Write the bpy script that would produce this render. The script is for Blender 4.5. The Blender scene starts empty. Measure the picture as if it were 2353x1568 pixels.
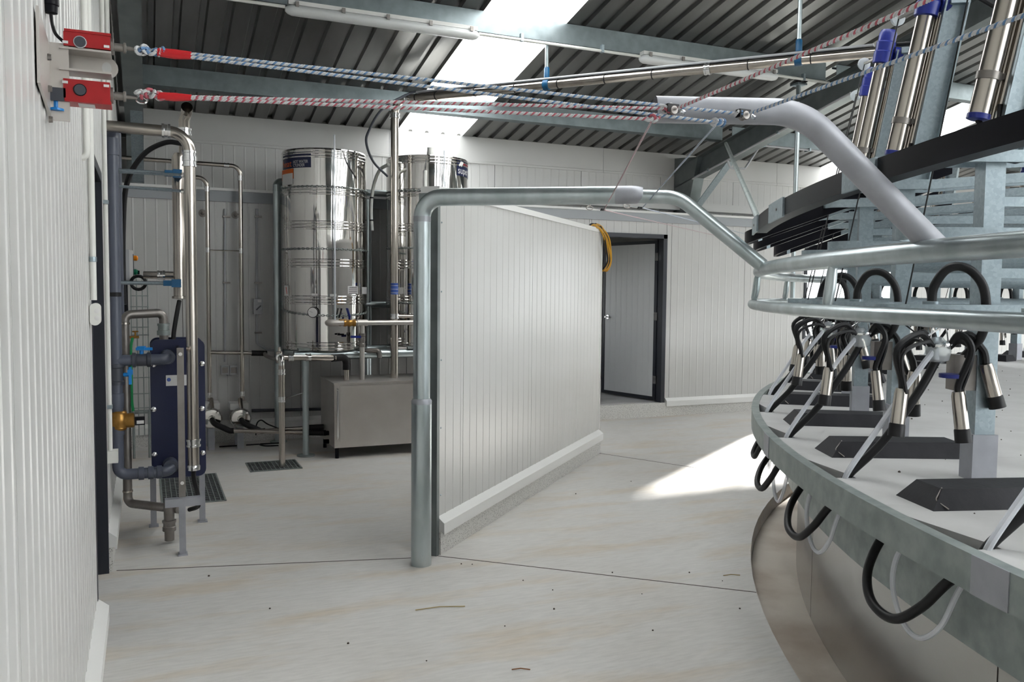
import bpy, math, random
from mathutils import Vector, Matrix
import numpy as np
random.seed(7)
scn = bpy.context.scene
col = scn.collection
PI = math.pi
def R_(d): return math.radians(d)
def V(*a): return Vector(a)

# ------------------------------------------------------------------ camera, world, sun, exposure
IW, IH, FOC = 2353.0, 1568.0, 1930.0
EYE = Vector((0.0, 0.0, 1.56))
yaw = math.atan2(IW/2-335, FOC); pitch = math.atan2(IH/2-668, FOC); roll = 0.0093
FW = Vector((math.sin(yaw)*math.cos(pitch), math.cos(yaw)*math.cos(pitch), -math.sin(pitch)))
_r = Vector((math.cos(yaw), -math.sin(yaw), 0)); _u = _r.cross(FW)
RT = math.cos(roll)*_r + math.sin(roll)*_u
UP = -math.sin(roll)*_r + math.cos(roll)*_u
cd = bpy.data.cameras.new('camera'); cam = bpy.data.objects.new('camera', cd); col.objects.link(cam)
cd.sensor_width = 36; cd.lens = FOC/IW*36; cd.clip_start = 0.02; cd.clip_end = 400
m = Matrix.Identity(4)
for i in range(3):
    m[i][0] = RT[i]; m[i][1] = UP[i]; m[i][2] = -FW[i]; m[i][3] = EYE[i]
cam.matrix_world = m
scn.camera = cam

w = bpy.data.worlds.new('overcast_sky'); scn.world = w; w.use_nodes = True
wn = w.node_tree.nodes; wl = w.node_tree.links
bg = wn['Background']; bg.inputs[0].default_value = (0.93, 0.97, 1.0, 1); bg.inputs[1].default_value = 2.0

SUN_DIR = Vector((-0.81, -0.585, -0.372)).normalized()
ld = bpy.data.lights.new('sun', 'SUN'); sun = bpy.data.objects.new('sun', ld); col.objects.link(sun)
ld.energy = 9.0; ld.angle = R_(2.5); ld.color = (1.0, 0.96, 0.9)
sun.rotation_euler = SUN_DIR.to_track_quat('-Z', 'Y').to_euler(); sun.location = (14, 16, 12)

scn.view_settings.view_transform = 'Standard'; scn.view_settings.look = 'None'
scn.view_settings.gamma = 1.0; scn.view_settings.use_curve_mapping = False
scn.view_settings.exposure = 1.84
scn.cycles.caustics_reflective = False; scn.cycles.caustics_refractive = False
scn.cycles.sample_clamp_indirect = 6.0

# ------------------------------------------------------------------ pixel -> direction helper
def P(px, py, ax, val):
    d = FW + RT*((px-IW/2)/FOC) - UP*((py-IH/2)/FOC)
    return EYE + d*((val-EYE[ax])/d[ax])

# ------------------------------------------------------------------ materials
MATS = {}
def mat(name, c, rough=0.5, metal=0.0, c2=None, scale=8.0, bump=0.0, bscale=None, detail=4.0, lo=0.35, hi=0.65, stretch=None, coat=0.0, spec=None, kind=None, trans=0.0, ior=1.45):
    m = bpy.data.materials.new(name); m.use_nodes = True
    nt = m.node_tree; n = nt.nodes; l = nt.links; b = n['Principled BSDF']
    b.inputs['Base Color'].default_value = (*c, 1); b.inputs['Roughness'].default_value = rough; b.inputs['Metallic'].default_value = metal
    if spec is not None: b.inputs['Specular IOR Level'].default_value = spec
    if coat: b.inputs['Coat Weight'].default_value = coat; b.inputs['Coat Roughness'].default_value = 0.1
    if trans: b.inputs['Transmission Weight'].default_value = trans; b.inputs['IOR'].default_value = ior
    if c2 or bump:
        tc = n.new('ShaderNodeTexCoord'); src = tc.outputs['Object']
        if stretch:
            mp = n.new('ShaderNodeMapping'); mp.inputs['Scale'].default_value = stretch; l.new(src, mp.inputs[0]); src = mp.outputs[0]
        if kind == 'cells':
            tx = n.new('ShaderNodeTexVoronoi'); tx.inputs['Scale'].default_value = scale; out = tx.outputs['Distance']
        elif kind == 'spangle':
            tx = n.new('ShaderNodeTexVoronoi'); tx.inputs['Scale'].default_value = scale
            sp = n.new('ShaderNodeSeparateColor'); l.new(tx.outputs['Color'], sp.inputs[0]); out = sp.outputs[0]
        else:
            tx = n.new('ShaderNodeTexNoise'); tx.inputs['Scale'].default_value = scale; tx.inputs['Detail'].default_value = detail; out = tx.outputs['Fac']
        l.new(src, tx.inputs['Vector'])
        if c2:
            rp = n.new('ShaderNodeValToRGB'); e = rp.color_ramp.elements
            e[0].position = lo; e[1].position = hi; e[0].color = (*c2, 1); e[1].color = (*c, 1)
            l.new(out, rp.inputs[0]); l.new(rp.outputs[0], b.inputs['Base Color'])
        if bump:
            t2 = n.new('ShaderNodeTexNoise'); t2.inputs['Scale'].default_value = bscale or scale; t2.inputs['Detail'].default_value = 3
            l.new(src, t2.inputs['Vector'])
            bp = n.new('ShaderNodeBump'); bp.inputs['Strength'].default_value = bump; bp.inputs['Distance'].default_value = 0.02
            l.new(t2.outputs['Fac'], bp.inputs['Height']); l.new(bp.outputs[0], b.inputs['Normal'])
    MATS[name] = m
    return m

mat('panel_white', (0.60, 0.598, 0.585), 0.30, c2=(0.57, 0.567, 0.55), scale=1.3, bump=0.02, bscale=2.0)
mat('panel_core', (0.16, 0.155, 0.14), 0.8)
mat('flashing_white', (0.80, 0.80, 0.78), 0.35)
mat('flashing_grey', (0.36, 0.38, 0.40), 0.4)
mat('roof_steel', (0.24, 0.24, 0.235), 0.28, 0.8, c2=(0.19, 0.19, 0.185), scale=5, stretch=(1, 0.1, 1))
mat('purlin_steel', (0.215, 0.25, 0.26), 0.38, 0.8, c2=(0.17, 0.20, 0.21), scale=9)
mat('frame_steel', (0.25, 0.28, 0.28), 0.45, 0.7, c2=(0.20, 0.225, 0.225), scale=6)
mat('galvanised', (0.37, 0.435, 0.465), 0.40, 0.85, c2=(0.31, 0.37, 0.40), scale=85, kind='spangle', lo=0.1, hi=0.9)
mat('galvanised_dull', (0.36, 0.40, 0.385), 0.5, 0.7, c2=(0.27, 0.31, 0.30), scale=14, bump=0.03)
mat('galvanised_pipe', (0.52, 0.575, 0.59), 0.30, 0.85, c2=(0.40, 0.46, 0.465), scale=9, stretch=(1, 1, 0.35), bump=0.03)
mat('zinc_paint', (0.40, 0.41, 0.445), 0.5, 0.45, c2=(0.35, 0.36, 0.39), scale=12)
mat('stainless_mirror', (0.68, 0.665, 0.64), 0.06, 1.0, bump=0.06, bscale=2.2, stretch=(1, 1, 0.25))
mat('stainless', (0.52, 0.48, 0.435), 0.22, 1.0, c2=(0.43, 0.39, 0.35), scale=7, stretch=(1, 1, 0.3))
mat('stainless_brushed', (0.60, 0.57, 0.54), 0.38, 0.6, c2=(0.53, 0.495, 0.46), scale=2.5)
mat('stainless_dark', (0.29, 0.27, 0.255), 0.42, 0.8, c2=(0.23, 0.21, 0.195), scale=9)
mat('skirt_steel', (0.52, 0.515, 0.50), 0.26, 0.9, bump=0.10, bscale=1.0)
mat('chrome', (0.80, 0.80, 0.80), 0.12, 1.0)
mat('concrete_deck', (0.52, 0.52, 0.515), 0.7, c2=(0.45, 0.45, 0.445), scale=3, detail=8, bump=0.05, bscale=60)
mat('concrete_gully', (0.74, 0.67, 0.585), 0.7, c2=(0.46, 0.37, 0.29), scale=1.6, detail=8, bump=0.08, bscale=30, lo=0.3, hi=0.55)
mat('kerb_terrazzo', (0.70, 0.69, 0.66), 0.45, c2=(0.22, 0.21, 0.20), scale=110, kind='cells', lo=0.22, hi=0.34)
mat('ground', (0.36, 0.37, 0.34), 0.9)
mat('rubber_black', (0.012, 0.012, 0.0135), 0.42, spec=0.28)
mat('plastic_black', (0.006, 0.006, 0.009), 0.36, spec=0.12)
mat('mat_black', (0.020, 0.020, 0.024), 0.6, spec=0.25, c2=(0.014, 0.014, 0.017), scale=12, bump=0.05, bscale=60)
mat('pvc_grey', (0.085, 0.096, 0.13), 0.36)
mat('pvc_dark', (0.05, 0.055, 0.07), 0.38)
mat('pvc_white', (0.74, 0.74, 0.70), 0.4)
mat('plate_navy', (0.006, 0.011, 0.05), 0.42)
mat('plastic_blue', (0.012, 0.024, 0.22), 0.38)
mat('handle_blue', (0.004, 0.21, 0.60), 0.35)
mat('clip_blue', (0.003, 0.085, 0.20), 0.45)
mat('plastic_red', (0.40, 0.008, 0.012), 0.38, c2=(0.34, 0.007, 0.01), scale=30)
mat('tape_red', (0.52, 0.008, 0.014), 0.5)
mat('rope_white', (0.55, 0.56, 0.57), 0.8)
mat('rope_red', (0.45, 0.11, 0.14), 0.8)
mat('rope_blue', (0.13, 0.24, 0.42), 0.8)
mat('brass', (0.46, 0.25, 0.07), 0.32, 0.9, c2=(0.36, 0.19, 0.05), scale=30)
mat('frame_dark', (0.014, 0.017, 0.026), 0.4)
mat('box_grey', (0.46, 0.47, 0.49), 0.45)
mat('label_navy', (0.006, 0.012, 0.055), 0.3)
mat('label_white', (0.72, 0.71, 0.70), 0.5)
mat('label_blue', (0.06, 0.12, 0.42), 0.4)
mat('print_dark', (0.08, 0.08, 0.10), 0.6)
mat('print_red', (0.62, 0.05, 0.03), 0.5)
mat('print_orange', (0.75, 0.13, 0.01), 0.5)
mat('lamp_orange', (0.85, 0.26, 0.0), 0.3)
mat('plastic_green', (0.0, 0.16, 0.08), 0.4)
mat('hose_green', (0.01, 0.30, 0.09), 0.45)
mat('hose_yellow', (0.55, 0.28, 0.012), 0.4)
mat('diffuser', (0.72, 0.74, 0.74), 0.3)
mat('rust', (0.24, 0.10, 0.035), 0.8)
mat('straw', (0.40, 0.31, 0.14), 0.8)
mat('dirt', (0.07, 0.055, 0.045), 0.9)
mat('door_leaf', (0.66, 0.67, 0.68), 0.35)
mat('grate_pit_shade', (0.02, 0.02, 0.022), 0.8)

def floor_mat():
    m = bpy.data.materials.new('concrete_floor'); m.use_nodes = True
    nt = m.node_tree; n = nt.nodes; l = nt.links; b = n['Principled BSDF']
    tc = n.new('ShaderNodeTexCoord')
    def noise(sc, det, stretch=None, rough=0.55):
        t = n.new('ShaderNodeTexNoise'); t.inputs['Scale'].default_value = sc; t.inputs['Detail'].default_value = det; t.inputs['Roughness'].default_value = rough
        mp = n.new('ShaderNodeMapping'); mp.inputs['Scale'].default_value = stretch or (1, 1, 1); mp.inputs['Rotation'].default_value = (0, 0, 0.38)
        l.new(tc.outputs['Object'], mp.inputs[0]); l.new(mp.outputs[0], t.inputs['Vector']); return t.outputs['Fac']
    def ramp(f, a, ca, bpos, cb):
        r = n.new('ShaderNodeValToRGB'); e = r.color_ramp.elements
        e[0].position = a; e[1].position = bpos; e[0].color = (*ca, 1); e[1].color = (*cb, 1); l.new(f, r.inputs[0]); return r.outputs[0]
    def mix(f, a, c, blend='MIX'):
        x = n.new('ShaderNodeMix'); x.data_type = 'RGBA'; x.blend_type = blend
        if isinstance(f, float): x.inputs['Factor'].default_value = f
        else: l.new(f, x.inputs['Factor'])
        l.new(a, x.inputs['A']); l.new(c, x.inputs['B']); return x.outputs['Result']
    base = ramp(noise(0.9, 6), 0.35, (0.605, 0.585, 0.555), 0.65, (0.66, 0.65, 0.63))
    stain = ramp(noise(1.7, 7, (0.6, 2.4, 1)), 0.50, (1, 1, 1), 0.74, (0.94, 0.83, 0.69))
    fine = ramp(noise(26, 5, (0.35, 2.0, 1)), 0.30, (0.90, 0.90, 0.90), 0.62, (1.03, 1.03, 1.03))
    pit = ramp(noise(150, 2), 0.24, (0.55, 0.52, 0.5), 0.31, (1, 1, 1))
    c = mix(0.9, base, stain, 'MULTIPLY'); c = mix(1.0, c, fine, 'MULTIPLY'); c = mix(0.5, c, pit, 'MULTIPLY')
    l.new(c, b.inputs['Base Color']); b.inputs['Roughness'].default_value = 0.6
    bp = n.new('ShaderNodeBump'); bp.inputs['Strength'].default_value = 0.12; bp.inputs['Distance'].default_value = 0.01
    l.new(noise(70, 4, (0.5, 2.0, 1)), bp.inputs['Height']); l.new(bp.outputs[0], b.inputs['Normal'])
    MATS['concrete_floor'] = m
floor_mat()
def thin_clear(name, tint, fac, rough=0.05):
    m = bpy.data.materials.new(name); m.use_nodes = True; nt = m.node_tree; n = nt.nodes; l = nt.links
    for x in list(n): n.remove(x)
    o = n.new('ShaderNodeOutputMaterial'); t = n.new('ShaderNodeBsdfTransparent'); t.inputs[0].default_value = (*tint, 1)
    g = n.new('ShaderNodeBsdfPrincipled'); g.inputs['Base Color'].default_value = (0.88, 0.91, 0.96, 1); g.inputs['Roughness'].default_value = rough
    x = n.new('ShaderNodeMixShader'); x.inputs[0].default_value = fac
    l.new(t.outputs[0], x.inputs[1]); l.new(g.outputs[0], x.inputs[2]); l.new(x.outputs[0], o.inputs[0]); MATS[name] = m
thin_clear('clear_tube', (0.97, 0.98, 1.0), 0.6, 0.08)
thin_clear('clear_plastic', (0.95, 0.98, 0.97), 0.35, 0.1)
thin_clear('window_glass', (0.97, 0.98, 0.98), 0.04, 0.02)
def rooflight_mat():
    m = bpy.data.materials.new('rooflight'); m.use_nodes = True; nt = m.node_tree; n = nt.nodes; l = nt.links
    for x in list(n): n.remove(x)
    o = n.new('ShaderNodeOutputMaterial'); t = n.new('ShaderNodeBsdfTransparent'); t.inputs[0].default_value = (0.92, 0.93, 0.93, 1)
    g = n.new('ShaderNodeBsdfTranslucent'); g.inputs[0].default_value = (0.92, 0.93, 0.93, 1)
    x = n.new('ShaderNodeMixShader'); x.inputs[0].default_value = 1.0
    l.new(t.outputs[0], x.inputs[1]); l.new(g.outputs[0], x.inputs[2]); l.new(x.outputs[0], o.inputs[0]); MATS['rooflight'] = m
rooflight_mat()

# ------------------------------------------------------------------ mesh helpers
def frames(pts):
    T = []
    for i in range(len(pts)):
        a = pts[max(i-1, 0)]; b = pts[min(i+1, len(pts)-1)]
        t = (b-a); T.append(t.normalized() if t.length > 1e-9 else Vector((0, 0, 1)))
    up = Vector((0, 0, 1)) if abs(T[0].z) < 0.9 else Vector((1, 0, 0))
    N = [(up - T[0]*up.dot(T[0])).normalized()]
    for i in range(1, len(pts)):
        nn = N[-1] - T[i]*N[-1].dot(T[i])
        N.append(nn.normalized() if nn.length > 1e-6 else N[-1])
    return T, N
class MB:
    def __init__(s): s.v = []; s.f = []
    def add(s, vs, fs):
        o = len(s.v); s.v += [tuple(v) for v in vs]; s.f += [tuple(i+o for i in f) for f in fs]; return s
    def box(s, x0, x1, y0, y1, z0, z1):
        return s.add([(x0,y0,z0),(x1,y0,z0),(x1,y1,z0),(x0,y1,z0),(x0,y0,z1),(x1,y0,z1),(x1,y1,z1),(x0,y1,z1)],
            [(0,3,2,1),(4,5,6,7),(0,1,5,4),(1,2,6,5),(2,3,7,6),(3,0,4,7)])
    def bar(s, a, b, wx, wy, up=None):
        a = Vector(a); b = Vector(b); t = (b-a).normalized()
        u = Vector(up) if up is not None else (Vector((0,0,1)) if abs(t.z) < 0.95 else Vector((1,0,0)))
        u = (u - t*u.dot(t)).normalized(); r = t.cross(u)
        vs = [p + r*sx*wx/2 + u*sy*wy/2 for p in (a, b) for sx, sy in ((-1,-1),(1,-1),(1,1),(-1,1))]
        return s.add(vs, [(0,3,2,1),(4,5,6,7),(0,1,5,4),(1,2,6,5),(2,3,7,6),(3,0,4,7)])
    def tube(s, pts, r, n=10, cap=True, closed=False):
        pts = [Vector(p) for p in pts]
        rs = r if isinstance(r, (list, tuple)) else [r]*len(pts)
        T, N = frames(pts); o = []; f = []
        if closed:
            T[0] = T[-1] = (pts[1]-pts[-2]).normalized()
        for i, p in enumerate(pts):
            B = T[i].cross(N[i])
            for k in range(n):
                a = 2*PI*k/n; o.append(p + (N[i]*math.cos(a) + B*math.sin(a))*rs[i])
        for i in range(len(pts)-1):
            for k in range(n):
                f.append((i*n+k, i*n+(k+1)%n, (i+1)*n+(k+1)%n, (i+1)*n+k))
        if cap:
            f.append(tuple(range(n-1, -1, -1))); f.append(tuple((len(pts)-1)*n+k for k in range(n)))
        return s.add(o, f)
    def cyl(s, a, b, r, n=14, r2=None): return s.tube([a, b], [r, r if r2 is None else r2], n)
    def lathe(s, a, axis, prof, n=24, cap=True):
        """prof: list of (distance along axis, radius)"""
        a = Vector(a); t = Vector(axis).normalized(); up = Vector((0,0,1)) if abs(t.z) < 0.9 else Vector((1,0,0))
        u = (up - t*up.dot(t)).normalized(); b = t.cross(u); o = []; f = []
        for d, r in prof:
            for k in range(n):
                an = 2*PI*k/n; o.append(a + t*d + (u*math.cos(an)+b*math.sin(an))*r)
        for i in range(len(prof)-1):
            for k in range(n): f.append((i*n+k, i*n+(k+1)%n, (i+1)*n+(k+1)%n, (i+1)*n+k))
        if cap: f.append(tuple(range(n-1, -1, -1))); f.append(tuple((len(prof)-1)*n+k for k in range(n)))
        return s.add(o, f)
    def sphere(s, c, r, n=12, m=8):
        return s.lathe(Vector(c)-Vector((0,0,r)), (0,0,1), [(r-r*math.cos(PI*i/m), max(r*math.sin(PI*i/m), 1e-4)) for i in range(m+1)], n)
    def prism(s, poly, a, b):
        """poly: list of 3D points (planar); extruded by vector (b-a)"""
        d = Vector(b)-Vector(a); n = len(poly)
        vs = [Vector(p) for p in poly] + [Vector(p)+d for p in poly]
        fs = [tuple(range(n-1,-1,-1)), tuple(range(n, 2*n))] + [(i, (i+1)%n, n+(i+1)%n, n+i) for i in range(n)]
        return s.add(vs, fs)
    def sweep(s, prof, pts, ups=None, cap=True):
        """prof (a,b) pairs: a along side vector, b along up (0,0,1); swept over horizontal pts"""
        pts = [Vector(p) for p in pts]; o = []; f = []; n = len(prof)
        for i, p in enumerate(pts):
            a = pts[max(i-1,0)]; b = pts[min(i+1,len(pts)-1)]; t = (b-a); t.z = 0; t.normalize(); sd = Vector((t.y, -t.x, 0))
            for q in prof: o.append(p + sd*q[0] + Vector((0,0,q[1])))
        for i in range(len(pts)-1):
            for k in range(n): f.append((i*n+k, i*n+(k+1)%n, (i+1)*n+(k+1)%n, (i+1)*n+k))
        if cap: f.append(tuple(range(n-1,-1,-1))); f.append(tuple((len(pts)-1)*n+k for k in range(n)))
        return s.add(o, f)
    def build(s, name, material, parent=None, smooth=True, ang=38, kind=None):
        off = Vector((0,0,0)); p = parent
        while p is not None: off += p.location; p = p.parent
        me = bpy.data.meshes.new(name); me.from_pydata([(v[0]-off.x, v[1]-off.y, v[2]-off.z) for v in s.v], [], s.f)
        me.materials.append(MATS[material])
        if smooth:
            me.polygons.foreach_set('use_smooth', [True]*len(me.polygons)); me.set_sharp_from_angle(angle=R_(ang))
        me.validate(); me.update()
        o = bpy.data.objects.new(name, me); col.objects.link(o)
        if parent: o.parent = parent
        if kind: o['kind'] = kind
        return o
def bend(pts, rad, seg=6):
    pts = [Vector(p) for p in pts]; out = [pts[0]]
    for i in range(1, len(pts)-1):
        p = pts[i]; a = (pts[i-1]-p); b = (pts[i+1]-p); r = rad[i-1] if isinstance(rad, (list, tuple)) else rad
        ang = a.angle(b, PI)
        if ang > PI-0.02: out.append(p); continue
        d = min(r/math.tan(ang/2), a.length*0.49, b.length*0.49); a.normalize(); b.normalize()
        p0 = p+a*d; p1 = p+b*d
        rr = d*math.tan(ang/2); bis = (a+b).normalized(); c = p + bis*math.hypot(d, rr)
        u = (p0-c); w_ = (p1-c); th = u.angle(w_); u.normalize(); w_ = (w_ - u*w_.dot(u)).normalized()
        for k in range(seg+1):
            t = th*k/seg; out.append(c + (u*math.cos(t)+w_*math.sin(t))*rr)
    out.append(pts[-1]); return out
def spline(pts, seg=8):
    pts = [Vector(p) for p in pts]; q = [pts[0]*2-pts[1]] + pts + [pts[-1]*2-pts[-2]]; out = []
    for i in range(1, len(q)-2):
        for k in range(seg):
            t = k/seg; a, b, c, d = q[i-1], q[i], q[i+1], q[i+2]
            out.append(0.5*((2*b) + (c-a)*t + (2*a-5*b+4*c-d)*t*t + (3*b-a-3*c+d)*t*t*t))
    out.append(pts[-1]); return out
def tag(o, label, cat, group=None):
    o['label'] = label; o['category'] = cat
    if group: o['group'] = group
    return o
def thing(name, label, cat, loc=(0,0,0), group=None):
    o = bpy.data.objects.new(name, None); o.empty_display_size = 0.1; col.objects.link(o); o.location = loc
    return tag(o, label, cat, group)
def struct(name, mb, material, smooth=True, label=None):
    o = mb.build(name, material, None, smooth); o['kind'] = 'structure'
    if label: o['label'] = label
    return o
def sroot(name, label=None):
    o = bpy.data.objects.new(name, None); col.objects.link(o); o['kind'] = 'structure'
    if label: o['label'] = label
    return o
def clamp_ring(p, t, r, wd=0.03):
    """sanitary clamp: two flanges and a band"""
    t = Vector(t).normalized(); p = Vector(p)
    return MB().lathe(p-t*wd*0.8, t, [(0, r), (0.001, r*1.28), (wd*0.45, r*1.28), (wd*0.5, r*1.15), (wd*1.1, r*1.15), (wd*1.15, r*1.28), (wd*1.6, r*1.28), (wd*1.601, r)], 18)
# ================================================================== STRUCTURE
EY, EZ, SL = 9.15, 3.315, 0.206          # eave line and roof slope
RIDGE_Y = -0.55
def roof_z(y): return EZ + SL*(EY-y) if y >= RIDGE_Y else EZ + SL*(EY-RIDGE_Y) - SL*(RIDGE_Y-y)
X0, X1, YB = -0.21, 18.6, -10.2
CX_, CY_ = 8.808, -0.583                  # centre of the rotary platform
def pol(r, deg, z): return Vector((CX_ + r*math.cos(R_(deg)), CY_ + r*math.sin(R_(deg)), z))
R_K = 7.14

# ---- floor: slab around the round pit
def ring_to_rect(x0, x1, y0, y1, r, z):
    b = MB(); inn = []; out = []
    N = 180
    cs = [math.degrees(math.atan2(y-CY_, x-CX_)) % 360 for x in (x0, x1) for y in (y0, y1)]
    ang = sorted(set([i*360/N for i in range(N)] + cs))
    for a in ang:
        c, s_ = math.cos(R_(a)), math.sin(R_(a)); t = 1e9
        if c > 1e-9: t = min(t, (x1-CX_)/c)
        if c < -1e-9: t = min(t, (x0-CX_)/c)
        if s_ > 1e-9: t = min(t, (y1-CY_)/s_)
        if s_ < -1e-9: t = min(t, (y0-CY_)/s_)
        inn.append((CX_+r*c, CY_+r*s_, z)); out.append((CX_+t*c, CY_+t*s_, z))
    n = len(ang); b.v = inn + out
    b.f = [(i, n+i, n+(i+1) % n, (i+1) % n) for i in range(n)]
    # kerb face down into the gully
    o = len(b.v); b.v += [(x, y, z-0.11) for x, y, _ in inn]
    b.f += [(i, (i+1) % n, o+(i+1) % n, o+i) for i in range(n)]
    # outer edge down to the yard
    o2 = len(b.v); b.v += [(x, y, z-0.3) for x, y, _ in out]
    b.f += [(n+i, o2+i, o2+(i+1) % n, n+(i+1) % n) for i in range(n)]
    return b
floor = struct('floor', ring_to_rect(-1.4, X1, YB, 9.3, R_K, 0.0), 'concrete_floor', smooth=False, label='pale broom-finished concrete floor with saw cuts and brownish stains')
def saw_cut(a, b):
    a = Vector(a); b = Vector(b); a.z = b.z = 0.0008
    MB().bar(a, b, 0.007, 0.0012).build('saw_cut', 'dirt', floor, False)
saw_cut(P(1003, 1278, 2, 0), P(1738, 1362, 2, 0))
saw_cut(P(1376, 1042, 2, 0), P(1780, 1103, 2, 0))
saw_cut(P(268, 1312, 2, 0), P(945, 1283, 2, 0))
def annulus(r0, r1, z, a0=0, a1=360, n=120):
    b = MB()
    for i in range(n+1):
        a = a0+(a1-a0)*i/n; b.v += [tuple(pol(r0, a, z)), tuple(pol(r1, a, z))]
    b.f = [(2*i, 2*i+1, 2*i+3, 2*i+2) for i in range(n)]
    return b
struct('floor_gully', annulus(0.5, 7.16, -0.11), 'concrete_gully', label='sunken concrete gully floor running round the rotary platform')
struct('ground', MB().box(-70, 90, -80, 80, -0.5, -0.3), 'ground', False, label='yard outside the shed')

# ---- ribbed sandwich panels
def panel(parent, p0, d, nr, s0, s1, z0, z1, pitch=0.1, phase=0.0, name='panel', m='panel_white', gap=0.003, th=0.035):
    p0 = Vector((p0[0], p0[1], 0)); d = Vector((d[0], d[1], 0)); nr = Vector((nr[0], nr[1], 0))
    s0 += gap; s1 -= gap
    prof = [(s0, 0)]
    k = math.ceil((s0+0.02-phase)/pitch)
    while phase+k*pitch < s1-0.02:
        c = phase+k*pitch; prof += [(c-0.010, 0), (c-0.004, 0.0022), (c+0.004, 0.0022), (c+0.010, 0)]; k += 1
    prof += [(s1, 0)]
    b = MB(); n = len(prof)
    zt = z1 if callable(z1) else (lambda q: z1)
    pts = [p0+d*s+nr*h for s, h in prof] + [p0+d*s1-nr*th, p0+d*s0-nr*th]
    b.v = [(q.x, q.y, z0) for q in pts] + [(q.x, q.y, zt(q)) for q in pts]; t = n+2
    b.f = [(i, (i+1) % t, t+(i+1) % t, t+i) for i in range(t)] + [tuple(range(t-1, -1, -1)), tuple(range(t, 2*t))]
    return b.build(name, m, parent, False)
def clad(parent, p0, d, nr, length, z0, z1, seams, openings=(), pitch=0.1):
    ed = sorted([0.0] + [s for s in seams if 0.05 < s < length-0.05] + [length])
    for a, b in zip(ed[:-1], ed[1:]):
        cuts = sorted({a, b} | {q for o in openings for q in o[:2] if a < q < b})
        for u, v in zip(cuts[:-1], cuts[1:]):
            op = [o for o in openings if o[0] < (u+v)/2 < o[1]]
            if not op: panel(parent, p0, d, nr, u, v, z0, z1, pitch, phase=a)
            else:
                o = op[0]
                if o[2] > z0+0.02: panel(parent, p0, d, nr, u, v, z0, o[2], pitch, phase=a)
                panel(parent, p0, d, nr, u, v, o[3], z1, pitch, phase=a)
def skirting(parent, p0, d, nr, s0, s1, zb=0.0):
    p0 = Vector((p0[0], p0[1], 0)); d = Vector((d[0], d[1], 0)); nr = Vector((nr[0], nr[1], 0))
    def ext(prof, name, m):
        poly = [p0+d*s0+nr*a+Vector((0, 0, z)) for a, z in prof]
        return MB().prism(poly, d*s0, d*s1).build(name, m, parent, False)
    ext([(-0.03, 0.0), (0.022, 0.0), (0.022, 0.135), (-0.03, 0.135)], 'kerb', 'kerb_terrazzo')
    ext([(-0.02, 0.235), (0.002, 0.225), (0.045, 0.19), (0.045, 0.125), (0.035, 0.125), (0.035, 0.136), (-0.02, 0.136)], 'flashing', 'flashing_white')

WB = 8.87
DX0, DX1, DZ0, DZ1 = 4.86, 5.955, 0.172, 2.27
WIN = [(8.17, 9.95, 0.94, 2.22), (13.2, 15.0, 0.94, 2.22)]
wb = sroot('wall_back', 'long back wall of white ribbed insulated panels')
core = MB()
xs = [X0, DX0, DX1, WIN[0][0], WIN[0][1], WIN[1][0], WIN[1][1], X1]
for a, b in zip(xs[:-1], xs[1:]):
    op = {DX0: (0, DZ1), WIN[0][0]: WIN[0][2:], WIN[1][0]: WIN[1][2:]}.get(a)
    if op:
        if op[0] > 0: core.box(a, b, WB+0.012, WB+0.12, 0, op[0])
        core.box(a, b, WB+0.012, WB+0.12, op[1], 2.44)
    else: core.box(a, b, WB+0.012, WB+0.12, 0, 2.44)
core.build('panel_core', 'panel_core', wb, False)
seams = [7.17-X0+1.14*i for i in range(-7, 11)]
clad(wb, (X0, WB), (1, 0), (0, -1), X1-X0, 0.225, 2.42, seams,
     [(DX0-X0, DX1-X0, 0, DZ1)] + [(a-X0, b-X0, c, d) for a, b, c, d in WIN], pitch=0.105)
bb = sroot('baseboard_back', 'speckled kerb and white flashing along the back wall')
skirting(bb, (0, WB), (1, 0), (0, -1), X0, DX0-0.02); skirting(bb, (0, WB), (1, 0), (0, -1), DX1+0.02, X1)
MB().box(DX0-0.02, DX1+0.02, WB-0.022, WB+0.03, 0, DZ0).build('kerb', 'kerb_terrazzo', bb, False)
t1 = sroot('trim_1', 'grey steel girt along the top of the lower back wall')
MB().box(X0, X1, WB-0.03, WB+0.12, 2.415, 2.52).build('girt', 'flashing_grey', t1, False)
MB().box(X0, X1, WB-0.05, EY, 2.52, 2.545).build('ledge', 'flashing_white', t1, False)
wu = sroot('wall_upper', 'recessed strip of white panels between girt and roof')
MB().box(X0, X1, EY+0.012, EY+0.12, 2.5, EZ+0.1).build('panel_core', 'panel_core', wu, False)
clad(wu, (X0, EY), (1, 0), (0, -1), X1-X0, 2.5, 3.05, seams, pitch=0.105)
t2 = sroot('trim_2', 'plain white eave flashing under the roof sheets')
for i in range(7):
    a = X0+2.7*i; b = min(X0+2.7*(i+1), X1)
    MB().prism([(a, EY-0.018, 3.02), (a, EY+0.01, 3.02), (a, EY+0.01, EZ+0.001), (a, EY-0.012, EZ+0.004), (a, EY-0.012, 3.05), (a, EY-0.018, 3.045)], (a+0.002, 0, 0), (b-0.002, 0, 0)).build('eave_flashing', 'panel_white', t2, False)

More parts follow.
